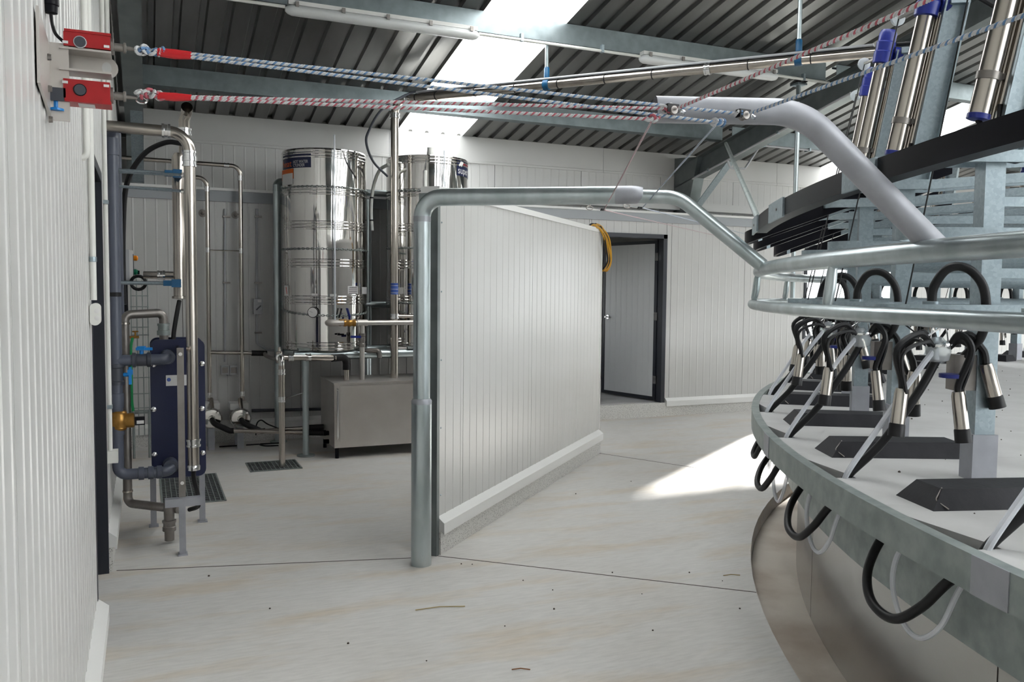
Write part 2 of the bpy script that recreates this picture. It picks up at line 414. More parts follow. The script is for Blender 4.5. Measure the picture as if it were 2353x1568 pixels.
# room behind the back door
rb = sroot('wall_room', 'plain room behind the open back door')
MB().box(3.6, 8.0, 8.99, 12.0, 0.1, DZ0).build('room_floor', 'concrete_deck', rb, False)
MB().box(3.6, 8.0, 11.9, 12.0, 0.1, 2.6).build('room_wall', 'panel_white', rb, False)
MB().box(3.5, 3.6, 8.99, 10.7, 0.1, 2.6).box(3.5, 3.6, 11.2, 12.0, 0.1, 2.6).box(3.5, 3.6, 10.7, 11.2, 0.1, 0.9).box(3.5, 3.6, 10.7, 11.2, 2.0, 2.6).build('room_wall', 'panel_white', rb, False)  # unseen opening added in this wall to light the open door leaf
MB().box(8.0, 8.1, 8.99, 12.0, 0.1, 2.6).build('room_wall', 'panel_white', rb, False)
MB().box(3.5, 8.1, 8.99, 12.0, 2.6, 2.7).build('room_ceiling', 'panel_white', rb, False)

# ---- left wall with doorway
JY0, JY1, JZ = 3.935, 5.0, 2.145
wlft = sroot('wall_left', 'white ribbed panel wall close on the left with a dark doorway')
def top_l(q): return roof_z(q.y)+0.0
core = MB()
for a, b in ((YB, JY0), (JY1, EY)):
    for k in range(8):
        u = a+(b-a)*k/8; v = a+(b-a)*(k+1)/8
        core.add([(X0-0.012, u, 0), (X0-0.012, v, 0), (X0-0.12, v, 0), (X0-0.12, u, 0), (X0-0.012, u, roof_z(u)), (X0-0.012, v, roof_z(v)), (X0-0.12, v, roof_z(v)), (X0-0.12, u, roof_z(u))], [(0,3,2,1),(4,5,6,7),(0,1,5,4),(1,2,6,5),(2,3,7,6),(3,0,4,7)])
core.box(X0-0.12, X0-0.012, JY0, JY1, JZ, 3.9)
core.build('panel_core', 'panel_core', wlft, False)
sl = [1.14*i for i in range(1, 30)]
# along +y, facing +x
def clad_left(y0, y1, z0, first):
    ed = [y0] + [first+1.14*i for i in range(-20, 20) if y0+0.05 < first+1.14*i < y1-0.05] + [y1]
    for a, b in zip(ed[:-1], ed[1:]):
        panel(wlft, (X0, 0), (0, 1), (1, 0), a, b, z0, top_l, 0.1, phase=a)
clad_left(YB, JY0, 0.225, JY0); clad_left(JY1, EY, 0.225, JY1); clad_left(JY0, JY1, JZ, 100)
bl = sroot('baseboard_left', 'speckled kerb and white flashing along the left wall')
skirting(bl, (X0, 0), (0, 1), (1, 0), YB, JY0); skirting(bl, (X0, 0), (0, 1), (1, 0), JY1+0.01, WB)
d2 = sroot('door_2', 'dark framed doorway in the near left wall')
MB().box(X0-0.14, X0+0.004, JY1-0.012, JY1+0.03, 0, JZ+0.02).build('jamb', 'frame_dark', d2, False)
MB().box(X0-0.14, X0+0.004, JY0-0.03, JY0+0.012, 0, JZ+0.02).build('jamb', 'frame_dark', d2, False)
MB().box(X0-0.14, X0+0.004, JY0+0.012, JY1-0.012, JZ-0.03, JZ+0.02).build('head', 'frame_dark', d2, False)
MB().box(X0-0.12, X0-0.08, JY0+0.015, JY1-0.015, 0.01, JZ-0.03).build('door_leaf', 'frame_dark', d2, False)  # unseen leaf added to shut light out of the doorway

wre = sroot('wall_rear_unseen', 'added unseen white panel wall behind the camera')  # added out of view to keep rear daylight off the plant corner
clad(wre, (6.0, YB), (-1, 0), (0, 1), 6.0-X0, 0.0, 3.2, [1.14*i for i in range(1, 6)])
wri = sroot('wall_right_unseen', 'added unseen white gable panels above the open right side of the shed')  # unseen panels added to cut the side light reaching the left wall
ys_ = [YB+ (EY-YB)*i/16 for i in range(17)]
for u, v in zip(ys_[:-1], ys_[1:]):
    panel(wri, (X1, 0), (0, 1), (-1, 0), u, v, 1.6, lambda q: roof_z(q.y), 0.1, phase=u)
# ---- partition at 45 degrees
PA = Vector((1.554, 4.637, 0)); PB = Vector((4.003, 7.058, 0)); PD = (PB-PA).normalized(); PN = Vector((PD.y, -PD.x, 0)); PL = (PB-PA).length
def part_s(px, py):
    d = FW + RT*((px-IW/2)/FOC) - UP*((py-IH/2)/FOC); t = (PA-EYE).dot(PN)/d.dot(PN); return (EYE+d*t-PA).dot(PD)
wp = sroot('wall_partition', 'low freestanding partition of white ribbed panels set at an angle')
PT = 0.10
def slab(s0, s1, n0, n1, z0, z1): 
    poly = [PA+PD*s+PN*n+Vector((0, 0, z0)) for s, n in ((s0, n0), (s1, n0), (s1, n1), (s0, n1))]
    return MB().prism(poly, (0, 0, z0), (0, 0, z1))
slab(0.01, PL-0.01, -PT+0.012, -0.012, 0.0, 2.13).build('panel_core', 'panel_core', wp, False)
sp = [part_s(1065, 800), part_s(1222, 800), part_s(1327, 760)]
clad(wp, PA[:2], PD[:2], PN[:2], PL, 0.225, 2.12, sp, pitch=0.105)
clad(wp, (PB-PN*PT)[:2], (-PD)[:2], (-PN)[:2], PL, 0.225, 2.12, [PL-s for s in sp], pitch=0.105)
slab(-0.012, PL+0.012, -PT-0.01, 0.01, 2.115, 2.155).build('cap', 'flashing_white', wp, False)
slab(PL-0.002, PL+0.012, -PT-0.004, 0.006, 0.1, 2.115).build('end_trim', 'flashing_white', wp, False)
slab(-0.035, -0.002, -PT-0.01, 0.012, 0.0, 2.115).build('end_channel', 'frame_steel', wp, False)
for z in (0.35, 0.75, 1.15, 1.55, 1.95):
    q = PA+PD*0.03+PN*0.004; MB().lathe((q.x, q.y, z), PN, [(0, 0.006), (0.004, 0.004)], 8).build('rivet', 'galvanised', wp, True)
bp = sroot('baseboard_partition', 'speckled kerb and white flashing along the foot of the partition')
skirting(bp, PA[:2], PD[:2], PN[:2], 0.0, PL); skirting(bp, (PB-PN*PT)[:2], (-PD)[:2], (-PN)[:2], 0.0, PL)

# ---- back door, open inwards
d1 = sroot('door_1', 'pale grey ribbed door standing open in a dark frame at the back wall')
for a, b in ((DX0, DX0+0.055), (DX1-0.055, DX1)):
    MB().box(a, b, WB-0.02, WB+0.13, DZ0, DZ1).build('jamb', 'frame_dark', d1, False)
MB().box(DX0, DX1, WB-0.02, WB+0.13, DZ1-0.05, DZ1).build('head', 'frame_dark', d1, False)
hinge = Vector((DX1-0.06, WB+0.10, 0)); tipd = P(1384, 902, 2, DZ0+0.02); tipd = (Vector((tipd.x, tipd.y, 0))-hinge).normalized()
LW = 0.97; LN = Vector((-tipd.y, tipd.x, 0)); LN = LN if LN.y < 0 else -LN
lf = thing('door_leaf', 'x', 'x', (hinge.x, hinge.y, 0)); del lf['label'], lf['category']; lf.parent = d1
panel(lf, hinge[:2], tipd[:2], LN[:2], 0.045, LW-0.04, DZ0+0.06, DZ1-0.105, 0.1, phase=0.03, m='door_leaf', th=0.045, name='leaf_panel')
def leafbar(s0, s1, z0, z1, n0=-0.05, n1=0.006, m='frame_dark', name='leaf_edge'):
    poly = [hinge+tipd*s+LN*n+Vector((0, 0, z0)) for s, n in ((s0, n0), (s1, n0), (s1, n1), (s0, n1))]
    return MB().prism(poly, (0, 0, z0), (0, 0, z1)).build(name, m, lf, False)
leafbar(0.0, 0.045, DZ0+0.02, DZ1-0.065); leafbar(LW-0.04, LW, DZ0+0.02, DZ1-0.065)
leafbar(0.045, LW-0.04, DZ0+0.02, DZ0+0.06); leafbar(0.045, LW-0.04, DZ1-0.105, DZ1-0.065)
for z in (0.45, 1.25, 2.0): leafbar(-0.02, 0.03, z-0.05, z+0.05, 0.0, 0.016, 'chrome', 'hinge')
hb = MB(); q = hinge+tipd*(LW-0.10)+LN*0.006; hb.cyl(q+V(0, 0, 1.22), q+LN*0.05+V(0, 0, 1.22), 0.011, 8); hb.cyl(q+LN*0.045+V(0, 0, 1.22), q+LN*0.045-tipd*0.11+V(0, 0, 1.215), 0.008, 8); hb.lathe(q+V(0,0,1.22), LN, [(0, 0.026), (0.006, 0.026)], 14)
hb.build('handle', 'chrome', lf)

# ---- windows
for i, (a, b, c, d) in enumerate(WIN):
    wr = sroot('window_%d' % (i+1), 'bright window in a thin dark frame low in the back wall')
    f = 0.045
    MB().box(a, a+f, WB-0.012, WB+0.06, c, d).build('window_frame', 'frame_dark', wr, False)
    MB().box(b-f, b, WB-0.012, WB+0.06, c, d).build('window_frame', 'frame_dark', wr, False)
    MB().box(a+f, b-f, WB-0.012, WB+0.06, c, c+f).build('window_frame', 'frame_dark', wr, False)
    MB().box(a+f, b-f, WB-0.012, WB+0.06, d-f, d).build('window_frame', 'frame_dark', wr, False)
    MB().box((a+b)/2-0.02, (a+b)/2+0.02, WB-0.008, WB+0.05, c+f, d-f).build('mullion', 'frame_dark', wr, False)
    for u, v in ((a+f, (a+b)/2-0.02), ((a+b)/2+0.02, b-f)):
        q = MB(); q.v = [(u, WB+0.03, c+f), (v, WB+0.03, c+f), (v, WB+0.03, d-f), (u, WB+0.03, d-f)]; q.f = [(0, 1, 2, 3)]
        q.build('pane', 'window_glass', wr, False)

# ---- roof: trapezoidal sheets, rooflights, purlins
ceil = sroot('ceiling', 'underside of the grey trapezoidal steel roof on steel purlins')
SW, SX = 0.76, 2.58
def sheet(x0, ya, yb, name, m):
    prof = []
    for k in range(4):
        o = k*0.19; prof += [(o, 0), (o+0.118, 0), (o+0.130, 0.032), (o+0.172, 0.032), (o+0.184, 0)]
    prof.append((SW, 0)); b = MB()
    for y in (ya, yb):
        for s, h in prof: b.v.append((x0+s, y, roof_z(y)+h))
    n = len(prof); b.f = [(i, i+1, n+i+1, n+i) for i in range(n-1)]
    return b.build(name, m, ceil, False)
for i in range(-4, 22):
    lightp = i in (0, 8, 16)
    x = SX+SW*i
    sheet(x, EY+0.12, RIDGE_Y, 'rooflight_sheet' if lightp else 'roof_sheet', 'rooflight' if lightp else 'roof_steel')
    lightp = i in (1, 3, 4, 6, 7, 9, 10, 12, 13, 15)  # rear-slope rooflights added out of view for more top light on the floor
    sheet(x, RIDGE_Y-0.001, YB-0.5, 'rooflight_sheet' if lightp else 'roof_sheet', 'rooflight' if lightp else 'roof_steel')
def purlin(y, x0, x1, h=0.17):
    z = roof_z(y); s_ = SL if y > RIDGE_Y else -SL
    # C section: web towards the camera side, flanges going to +y
    b = MB(); t = 0.004; wd = 0.065
    def pt(u, v): return (x0, y+u, z-0.004-v - s_*u)
    poly = [pt(0, 0), (pt(wd, 0)), pt(wd, 0.018), pt(wd-t, 0.018), pt(wd-t, t), pt(t, t), pt(t, h-t), pt(wd-t, h-t), pt(wd-t, h-0.018), pt(wd, h-0.018), pt(wd, h), pt(0, h)]
    b.prism(poly, (x0, 0, 0), (x1, 0, 0))
    return b.build('purlin', 'purlin_steel', ceil, False)
PUR = [8.17, 6.55, 4.93, 3.31, 1.69, 0.07]
FRX = [-0.07, 6.30, 12.6, 18.4]
for y in PUR + [2*RIDGE_Y-p for p in PUR]:
    for a, b in zip(FRX[:-1], FRX[1:]): purlin(y, a+0.07, b-0.07)

# ---- portal frames
ORD = ['in the far left corner', 'right of the open back door', 'behind the rotary stalls', 'at the open right side']
for k, x in enumerate(FRX):
    t = thing('steel_portal', 'grey steel portal frame column and sloping rafter %s' % ORD[k], 'steel frame', (x, EY-0.1, 0), 'portal frames of the shed')
    hw = 0.075
    if k != 1: MB().box(x-hw, x+hw, WB+0.13, EY-0.02, 0, 2.5).build('column', 'frame_steel', t, False)
    b = MB()   # haunched I-shape upper column
    b.prism([(x-hw, EY-0.02, 2.55), (x-hw, WB-0.02, 2.55), (x-hw, WB-0.22, roof_z(WB-0.22)-0.2), (x-hw, EY-0.02, roof_z(EY)-0.05)], (x-hw, 0, 0), (x-hw+0.012, 0, 0))
    b.prism([(x-hw, WB-0.02, 2.55), (x-hw, WB-0.035, 2.55), (x-hw, WB-0.235, roof_z(WB-0.235)-0.2), (x-hw, WB-0.22, roof_z(WB-0.22)-0.2)], (x-hw, 0, 0), (x+hw, 0, 0))
    b.build('haunch', 'frame_steel', t, False)
    b = MB()
    for ya, yb in ((EY-0.02, RIDGE_Y), (RIDGE_Y, YB)):
        for (xa, xb, da, db) in ((x-hw, x+hw, 0.19, 0.202), (x-0.006, x+0.006, 0.202, 0.42), (x-hw, x+hw, 0.42, 0.434)):
            b.add([(xx, yy, roof_z(yy)-dd) for yy in (ya, yb) for xx, dd in ((xa, db), (xb, db), (xb, da), (xa, da))], [(0,3,2,1),(4,5,6,7),(0,1,5,4),(1,2,6,5),(2,3,7,6),(3,0,4,7)])
    b.build('rafter', 'frame_steel', t, False)
    MB().bar((x+0.02, WB-0.03, 2.56), (x+0.02, WB-0.75, roof_z(WB-0.75)-0.43), 0.10, 0.01, up=(0, 1, 0)).build('knee_brace', 'galvanised', t, False)
    if k: MB().box(x-hw, x+hw, YB, YB+0.2, 0, roof_z(YB)-0.2).build('column', 'frame_steel', t, False)
# ================================================================== ROTARY PLATFORM
DZ = 0.882; A1 = 155.74; STEP = 360/52
def ang_k(k): return A1-STEP*(k-1)
plat = thing('rotary_platform', 'round rotary milking platform with concrete deck and galvanised rim', 'platform', (CX_, CY_, -0.11))
arc = lambda a0, a1, n: [a0+(a1-a0)*i/n for i in range(n+1)]
poly = [(7.115, a) for a in arc(-3.7, -2.75, 1)] + [(7.035, -0.25), (7.035, 0.12), (7.115, 0.12)] + [(7.115, a) for a in arc(0.12, 3.223, 3)[1:]] + [(3.4, 3.223), (3.4, -3.7)]
dk = MB().prism([Vector((r*math.cos(R_(a)), r*math.sin(R_(a)), DZ-0.09)) for r, a in poly], (0, 0, 0), (0, 0, 0.09))
me0 = None
for k in range(52):
    if me0 is None:
        o = MB(); o.v = [(x+CX_, y+CY_, z) for x, y, z in dk.v]; o.f = dk.f
        o = o.build('deck_section', 'concrete_deck', plat, False); me0 = o.data; loc0 = o.location.copy()
    else:
        o = bpy.data.objects.new('deck_section', me0); col.objects.link(o); o.parent = plat
    o.rotation_euler = (0, 0, R_(ang_k(k)))
def ramp_pts(r, a0, a1, n): return [pol(r, a0+(a1-a0)*i/n, 1.905+0.0027*(a0+(a1-a0)*i/n-145)) for i in range(n+1)]
def ringpts(r, z, a0, a1, n): return [pol(r, a0+(a1-a0)*i/n, z) for i in range(n+1)]
MB().sweep([(-0.021, -0.097), (0.021, -0.097), (0.021, 0.004), (-0.021, 0.004)], ringpts(7.136, DZ, 0, 360, 180)).build('rim', 'galvanised_dull', plat)
MB().sweep([(-0.06, -0.28), (0.0, -0.28), (0.0, 0.0), (-0.06, 0.0)], [p for p in reversed(ringpts(6.90, DZ-0.09, 0, 360, 180))]).build('ring_beam', 'galvanised_dull', plat)
for i in range(24):
    a = 15*i-4
    b = MB(); n = 12
    for j in range(n+1):
        aa = a+0.03+(15-0.06)*j/n; b.v += [tuple(pol(6.872, aa, -0.108)), tuple(pol(6.872, aa, 0.56)), tuple(pol(6.862, aa, -0.108)), tuple(pol(6.862, aa, 0.56))]
    for j in range(n):
        q = 4*j; b.f += [(q, q+4, q+5, q+1), (q+2, q+3, q+7, q+6)]
    b.f += [(0, 1, 3, 2), (4*n, 4*n+2, 4*n+3, 4*n+1)]
    b.build('skirt_panel', 'skirt_steel', plat, False)
for a in (163.2, 148.0, 120.0): MB().sweep([(-0.002, -0.098), (0.0012, -0.098), (0.0012, 0.005), (-0.002, 0.005)], ringpts(7.158, DZ, a, a+1.1, 3)).build('rim_splice', 'zinc_paint', plat)

# fixed double ring rail over the deck edge
rail = thing('ring_rail', 'double galvanised pipe rail curving round the outside of the platform', 'rail', tuple(pol(7.14, 150, DZ)))
MB().tube(ringpts(7.136, 1.684, 20, 205, 150), 0.0335, 16).build('upper_pipe', 'galvanised_pipe', rail)
MB().tube(ringpts(7.17, 1.494, 20, 205, 150), 0.026, 14).build('lower_pipe', 'galvanised_pipe', rail)
for a in [155.8+15*i for i in range(-8, 4)]:
    MB().tube([pol(7.16, a, 1.505), pol(7.158, a, 1.53), pol(7.15, a, 1.58), pol(7.145, a, 1.64), pol(7.14, a, 1.67)], [0.012, 0.019, 0.021, 0.019, 0.014], 10).build('strut', 'galvanised_pipe', rail)

# portal pipes carrying the ring rail
def pp(ang, r, z, dx=0): return pol(r, ang, z)
g1 = thing('portal_pipe', 'galvanised pipe portal standing at the near end of the white partition', 'pipe frame', tuple(pp(145.5, 8.975, 0)))
MB().cyl(pp(145.5, 8.975, 0.0), pp(145.5, 8.975, 0.93), 0.057, 24).build('sleeve', 'galvanised_pipe', g1)
MB().lathe(pp(145.5, 8.975, 0.92), (0, 0, 1), [(0, 0.0575), (0.018, 0.0575), (0.03, 0.05), (0.031, 0.046)], 24).build('collar', 'zinc_paint', g1)
up1 = bend([pp(145.5, 8.975, 0.93), pp(145.5, 8.975, 2.07), pp(145.5, 7.83, 2.07)], 0.115, 10)
MB().tube(up1, 0.0475, 22).build('upper_pipe', 'galvanised_pipe', g1)
MB().lathe(up1[1]-V(0,0,0.02), (0, 0, 1), [(0, 0.0482), (0.01, 0.0487), (0.03, 0.0482)], 22).build('weld', 'zinc_paint', g1)
dr = -pp(145.5, 1, 0)+pp(145.5, 0, 0)
MB().lathe(pp(145.5, 7.83, 2.07), dr, [(-0.08, 0.0482), (0.0, 0.0482), (0.03, 0.047), (0.06, 0.040), (0.065, 0.037)], 22).build('reducer', 'zinc_paint', g1)
MB().tube(bend([pp(145.5, 7.79, 2.062), pp(145.5, 7.58, 2.055), pp(145.5, 7.15, 1.70)], 0.20, 10), 0.0365, 18).build('drop_pipe', 'galvanised_pipe', g1)
g2 = thing('portal_pipe', 'galvanised pipe arm with an open cut end bending down onto the ring rail', 'pipe frame', tuple(pp(160.6, 7.14, 1.7)))
arm = bend([pp(160.6, 7.93, 2.075), pp(160.6, 7.50, 2.078), pp(160.6, 7.09, 1.70)], 0.22, 12)
b = MB().tube(arm, 0.0375, 20, cap=False); b.tube(arm, 0.034, 20, cap=False)
b.build('pipe', 'zinc_paint', g2)

# black guide rail above the ring rail
gr = thing('guide_rail', 'long black curved channel guide rail above the ring rail', 'guide rail', tuple(pol(7.2, 150, 1.9)))
MB().sweep([(0.0, -0.036), (0.0, 0.036), (-0.018, 0.036), (-0.018, 0.026), (-0.034, 0.026), (-0.034, 0.046), (-0.06, 0.046), (-0.06, -0.036)], ramp_pts(7.19, 145.2, 186, 60)).build('channel', 'plastic_black', gr)
for a, b_ in ((144.7, 146.6), (149.6, 151.9), (157.4, 159.3)):
    MB().sweep([(0.0, -0.042), (0.009, -0.042), (0.009, 0.04), (0.0, 0.04)], ramp_pts(7.19, a, b_, 6)).build('clamp_plate', 'galvanised', gr)
for a in (145.6, 151.0): MB().lathe(pol(7.198, a, 1.905+0.0027*(a-145)), pol(1, a, 0)-pol(0, a, 0), [(0, 0.007), (0.004, 0.006)], 8).build('bolt', 'stainless_dark', gr)
hs = P(1668, 330, 1, 6.9); ht = pol(7.17, 145.4, 1.925)
MB().cyl(hs, ht, 0.0165, 10).build('stay', 'galvanised_dull', gr)
# roof hanger tube
hq = P(1832, 300, 1, 7.0); tb = thing('roof_hanger', 'slim galvanised tube hanging from the roof left of the steel cylinders', 'hanger', (hq.x, hq.y, 2.0))
MB().cyl((hq.x, hq.y, 1.35), (hq.x, hq.y, roof_z(hq.y)-0.0), 0.024, 12).build('tube', 'galvanised_pipe', tb)
MB().box(hq.x-0.06, hq.x+0.06, hq.y-0.06, hq.y+0.06, roof_z(hq.y)-0.03, roof_z(hq.y)-0.01).build('top_plate', 'galvanised', tb, False)

# ------------------------------------------------------------------ stalls (local frame: x outward from r=6.5, y tangential, z above deck)
def place(root, k, off=(0, 0, 0)):
    a = ang_k(k); o = Vector(off); e = Vector((math.cos(R_(a)), math.sin(R_(a)), 0)); n = Vector((-e.y, e.x, 0))
    root.location = pol(6.5, a, DZ) + e*o.x + n*o.y + Vector((0, 0, o.z)); root.rotation_euler = (0, 0, R_(a))
def copy_tree(o, parent=None):
    c = o.copy(); col.objects.link(c)
    if parent: c.parent = parent
    for ch in o.children: copy_tree(ch, c)
    return c
ORDN = ['the very', 'second', 'third', 'fourth', 'fifth', 'sixth', 'seventh', 'eighth', 'ninth', 'tenth', 'eleventh', 'twelfth', 'thirteenth', 'fourteenth']
def repeat(root, ks, label, group, base=0):
    offs = root.location.copy()
    for i, k in enumerate(ks):
        o = root if i == 0 else copy_tree(root)
        place(o, k, offs); o['label'] = label.format(ORDN[i+base]); o['group'] = group
Z = lambda z: z-DZ
X = lambda r: r-6.5
# --- stall post with hairpin rails and leaning channel
t = thing('stall_post', '', 'post', (0.085, 0, 0))
x0 = 0.085
MB().box(x0-0.045, x0+0.045, -0.045, 0.045, 0, 0.17).build('foot_sleeve', 'zinc_paint', t, False)
MB().box(x0-0.036, x0+0.036, -0.036, 0.036, 0.17, 1.20).build('upright', 'galvanised', t, False)
def hairpin(r_end, z, wd, r_in=5.1, h=0.042, rise=0.0):
    pts = []; R0 = wd/2
    pts.append(V(X(r_in), -R0, Z(z)+rise)); pts.append(V(X(r_end)-R0-0.25, -R0, Z(z)))
    for i in range(9):
        th = -PI/2+PI*i/8; pts.append(V(X(r_end)-R0+R0*math.cos(th), R0*math.sin(th), Z(z)))
    pts.append(V(X(r_end)-R0-0.25, R0, Z(z))); pts.append(V(X(r_in), R0, Z(z)+rise))
    return MB().sweep([(-0.008, -h/2), (0.008, -h/2), (0.008, h/2), (-0.008, h/2)], pts)
hairpin(6.97, 1.504, 0.16).build('lower_hairpin', 'galvanised', t)
hairpin(6.905, 1.777, 0.16).build('middle_hairpin', 'galvanised', t)
hairpin(6.80, 2.05, 0.14, rise=0.10).build('upper_hairpin', 'galvanised', t)
for zz in (1.90, 1.64):
    MB().bar((x0, -0.03, Z(zz)), (X(5.1), -0.03, Z(zz)), 0.02, 0.035).build('inner_rail', 'galvanised', t, False)
ca, cb = V(X(6.545), 0.0, Z(2.04)), V(X(6.42), 0.06, Z(2.84)); cdir = (cb-ca).normalized()
b = MB()
up_ = V(0, 1, 0); side = cdir.cross(up_).normalized()
prof = [(-0.05, 0), (0.05, 0), (0.05, 0.04), (0.043, 0.04), (0.043, 0.007), (-0.043, 0.007), (-0.043, 0.04), (-0.05, 0.04)]
b.prism([ca + side*u + up_*v for u, v in prof], ca, cb); b.build('leaning_channel', 'galvanised', t, False)
MB().box(X(6.42)-0.05, X(6.42)+0.03, 0.02, 0.10, Z(2.83), Z(2.86)).build('top_bracket', 'galvanised', t, False)
MB().box(x0+0.036, x0+0.115, -0.03, 0.03, 0.33, 0.46).build('valve_box', 'stainless_dark', t, False)
MB().lathe((x0+0.125, 0.03, 0.375), (0, 0, 1), [(0, 0.012), (0.002, 0.042), (0.016, 0.042), (0.018, 0.012)], 16).build('blue_knob', 'plastic_blue', t)
MB().tube([(x0+0.085, 0.035, 0.36), (x0+0.085, 0.038, 0.30), (x0+0.10, 0.04, 0.20)], 0.006, 6).build('lever', 'rubber_black', t)
t['label'] = ''
KS = list(range(0, 13))
repeat(t, KS, 'galvanised stall post with hairpin rails, {} nearest on the rotary deck', 'stall posts of the rotary deck')

# --- automatic cluster remover cylinder
t = thing('cluster_remover', '', 'cylinder unit', (X(6.63), 0, Z(2.2)))
pa, pb = V(X(6.634), -0.005, Z(2.20)), V(X(6.535), 0.045, Z(2.80)); dd = (pb-pa).normalized(); sx = V(1, 0, 0); sx = (sx-dd*sx.dot(dd)).normalized()
MB().cyl(pa, pb, 0.0375, 20).build('cylinder', 'stainless', t)
MB().lathe(pa-dd*0.012, dd, [(0, 0.030), (0.004, 0.040), (0.022, 0.040), (0.024, 0.036)], 20).build('end_cap', 'plastic_blue', t)
MB().cyl(pa-sx*0.055-dd*0.0+V(0, -0.012, 0), pb-sx*0.055+V(0, -0.012, 0), 0.014, 10).build('side_rod', 'stainless', t)
MB().cyl(pa-sx*0.060+V(0, 0.014, 0)+dd*0.03, pb-sx*0.060+V(0, 0.014, 0), 0.009, 8).build('air_pipe', 'stainless', t)
MB().lathe(pa+dd*0.13, dd, [(0, 0.038), (0.001, 0.0415), (0.028, 0.0415), (0.029, 0.038)], 20).build('band', 'stainless_dark', t)
MB().bar(pa+dd*0.145-sx*0.03, V(X(6.555), 0.005, Z(2.34)), 0.03, 0.02).build('bracket', 'stainless_dark', t, False)
h = MB().lathe(pb-dd*0.01, dd, [(0, 0.040), (0.004, 0.050), (0.06, 0.052), (0.065, 0.047), (0.11, 0.049), (0.115, 0.044), (0.155, 0.045), (0.175, 0.036)], 18)
h.build('blue_head', 'plastic_blue', t)
MB().lathe(pb+dd*0.05-sx*0.05, -sx, [(0, 0.035), (0.03, 0.034), (0.045, 0.02)], 14).build('head_lobe', 'plastic_blue', t)
MB().lathe(pb+dd*0.03+V(0, -0.04, 0), (0, -1, 0), [(0, 0.03), (0.03, 0.032), (0.05, 0.022)], 14).build('head_lobe', 'plastic_blue', t)
pu = V(X(6.60), -0.12, Z(2.84))
MB().lathe(pu, (0.3, -1, 0), [(0, 0.012), (0.002, 0.034), (0.009, 0.028), (0.016, 0.034), (0.018, 0.012)], 16).build('pulley', 'clear_plastic', t)
MB().bar(pb+dd*0.04, pu, 0.012, 0.012).build('pulley_arm', 'stainless_dark', t, False)
MB().tube(spline([pb+dd*0.10-sx*0.05, pb+dd*0.11-sx*0.16, pb+dd*0.06-sx*0.30], 6), 0.011, 8).build('air_hose', 'rubber_black', t)
MB().tube([pu, V(X(6.87), 0.0, Z(1.53)), V(X(6.89), 0.01, Z(1.46)), V(X(6.80), 0.02, Z(1.39))], 0.0032, 6).build('pull_cord', 'rubber_black', t)
MB().tube(spline([pa-dd*0.01, V(X(6.60), 0.02, Z(2.12)), V(X(6.575), 0.02, Z(2.16)), V(X(6.57), 0.02, Z(2.24))], 5), 0.010, 8).build('strap', 'rubber_black', t)
repeat(t, KS, 'steel take-off cylinder with blue head above a stall, {} nearest', 'take-off cylinders over the stalls')

# --- milking cluster
t = thing('milking_cluster', '', 'milking cluster', (X(6.75), 0.02, 0.15))
cw = V(X(6.752), 0.02, Z(1.36))
MB().lathe(cw-V(0, 0, 0.05), (0.1, 0, 1), [(0, 0.012), (0.01, 0.035), (0.04, 0.044), (0.065, 0.044), (0.075, 0.03), (0.095, 0.018)], 18).build('claw_bowl', 'clear_plastic', t)
b = MB().lathe(cw+V(0, 0, 0.012), (0.1, 0, 1), [(0, 0.046), (0.006, 0.048), (0.012, 0.046), (0.02, 0.02)], 18)
b.tube(bend([cw+V(-0.03, 0, 0.03), cw+V(-0.02, 0, 0.09), cw+V(0.03, 0, 0.09), cw+V(0.035, 0, 0.03)], 0.03), 0.003, 6)
b.build('claw_top', 'chrome', t)
MB().tube(spline([cw+V(0.0, 0.0, 0.08), V(X(6.81), 0.02, Z(1.40))], 3), 0.004, 6).build('hook', 'chrome', t)
cups = [((6.700, 0.06), 1.215, (6.680, 0.075), 1.03), ((6.600, 0.05), 1.315, (6.555, 0.06), 1.155),
        ((6.905, 0.07), 1.225, (6.925, 0.08), 1.05), ((6.79, -0.09), 1.275, (6.785, -0.10), 1.10)]
for (r0, t0), z0, (r1, t1_), z1 in cups:
    a = V(X(r0), t0, Z(z0)); c = V(X(r1), t1_, Z(z1)); d_ = (c-a).normalized(); L = (c-a).length
    cup = MB().lathe(a, d_, [(0, 0.010), (0.004, 0.020), (0.02, 0.0235), (L*0.74, 0.025), (L*0.745, 0.022)], 16).build('teat_cup', 'stainless', t)
    MB().lathe(a+d_*(L*0.735), d_, [(0, 0.0255), (0.004, 0.0275), (L*0.265, 0.029), (L*0.27, 0.018), (L*0.2, 0.014)], 16).build('liner_mouth', 'rubber_black', cup)
    hd = V(X(r0)-cw.x, t0-cw.y, 0); D = hd.length; hd.normalize()
    s0 = cw + hd*0.03 + V(0, 0, 0.008); mid = cw + hd*(0.045+D*0.30) + V(0, 0, 0.058); q = cw + hd*(D*0.90+(0.045 if a.z < cw.z-0.07 else 0.0)) + V(0, 0, 0.012)
    q.z = max(q.z-0.01, a.z+0.055)
    MB().tube(spline([s0, mid, q, a-d_*0.028+hd*0.006, a+d_*0.008], 6), 0.0125, 8).build('short_milk_tube', 'rubber_black', cup)
    sd = V(-d_.y, d_.x, 0); sd = sd.normalized() if sd.length > 0.01 else V(0, 1, 0); sd = sd*0.02
    MB().tube(spline([s0+sd*0.6, mid+sd*1.3-V(0, 0, 0.028), q+sd*1.2-V(0, 0, 0.02), a+sd+d_*0.02], 6), 0.0075, 6).build('pulse_tube', 'rubber_black', cup)
MB().tube(spline([cw+V(0.01, 0.0, -0.04), V(X(6.83), 0.03, Z(1.20)), V(X(6.95), 0.03, Z(1.02)), V(X(7.065), 0.0, 0.0), V(X(7.075), 0.0, -0.06)], 8), 0.0155, 10).build('long_milk_hose', 'rubber_black', t)
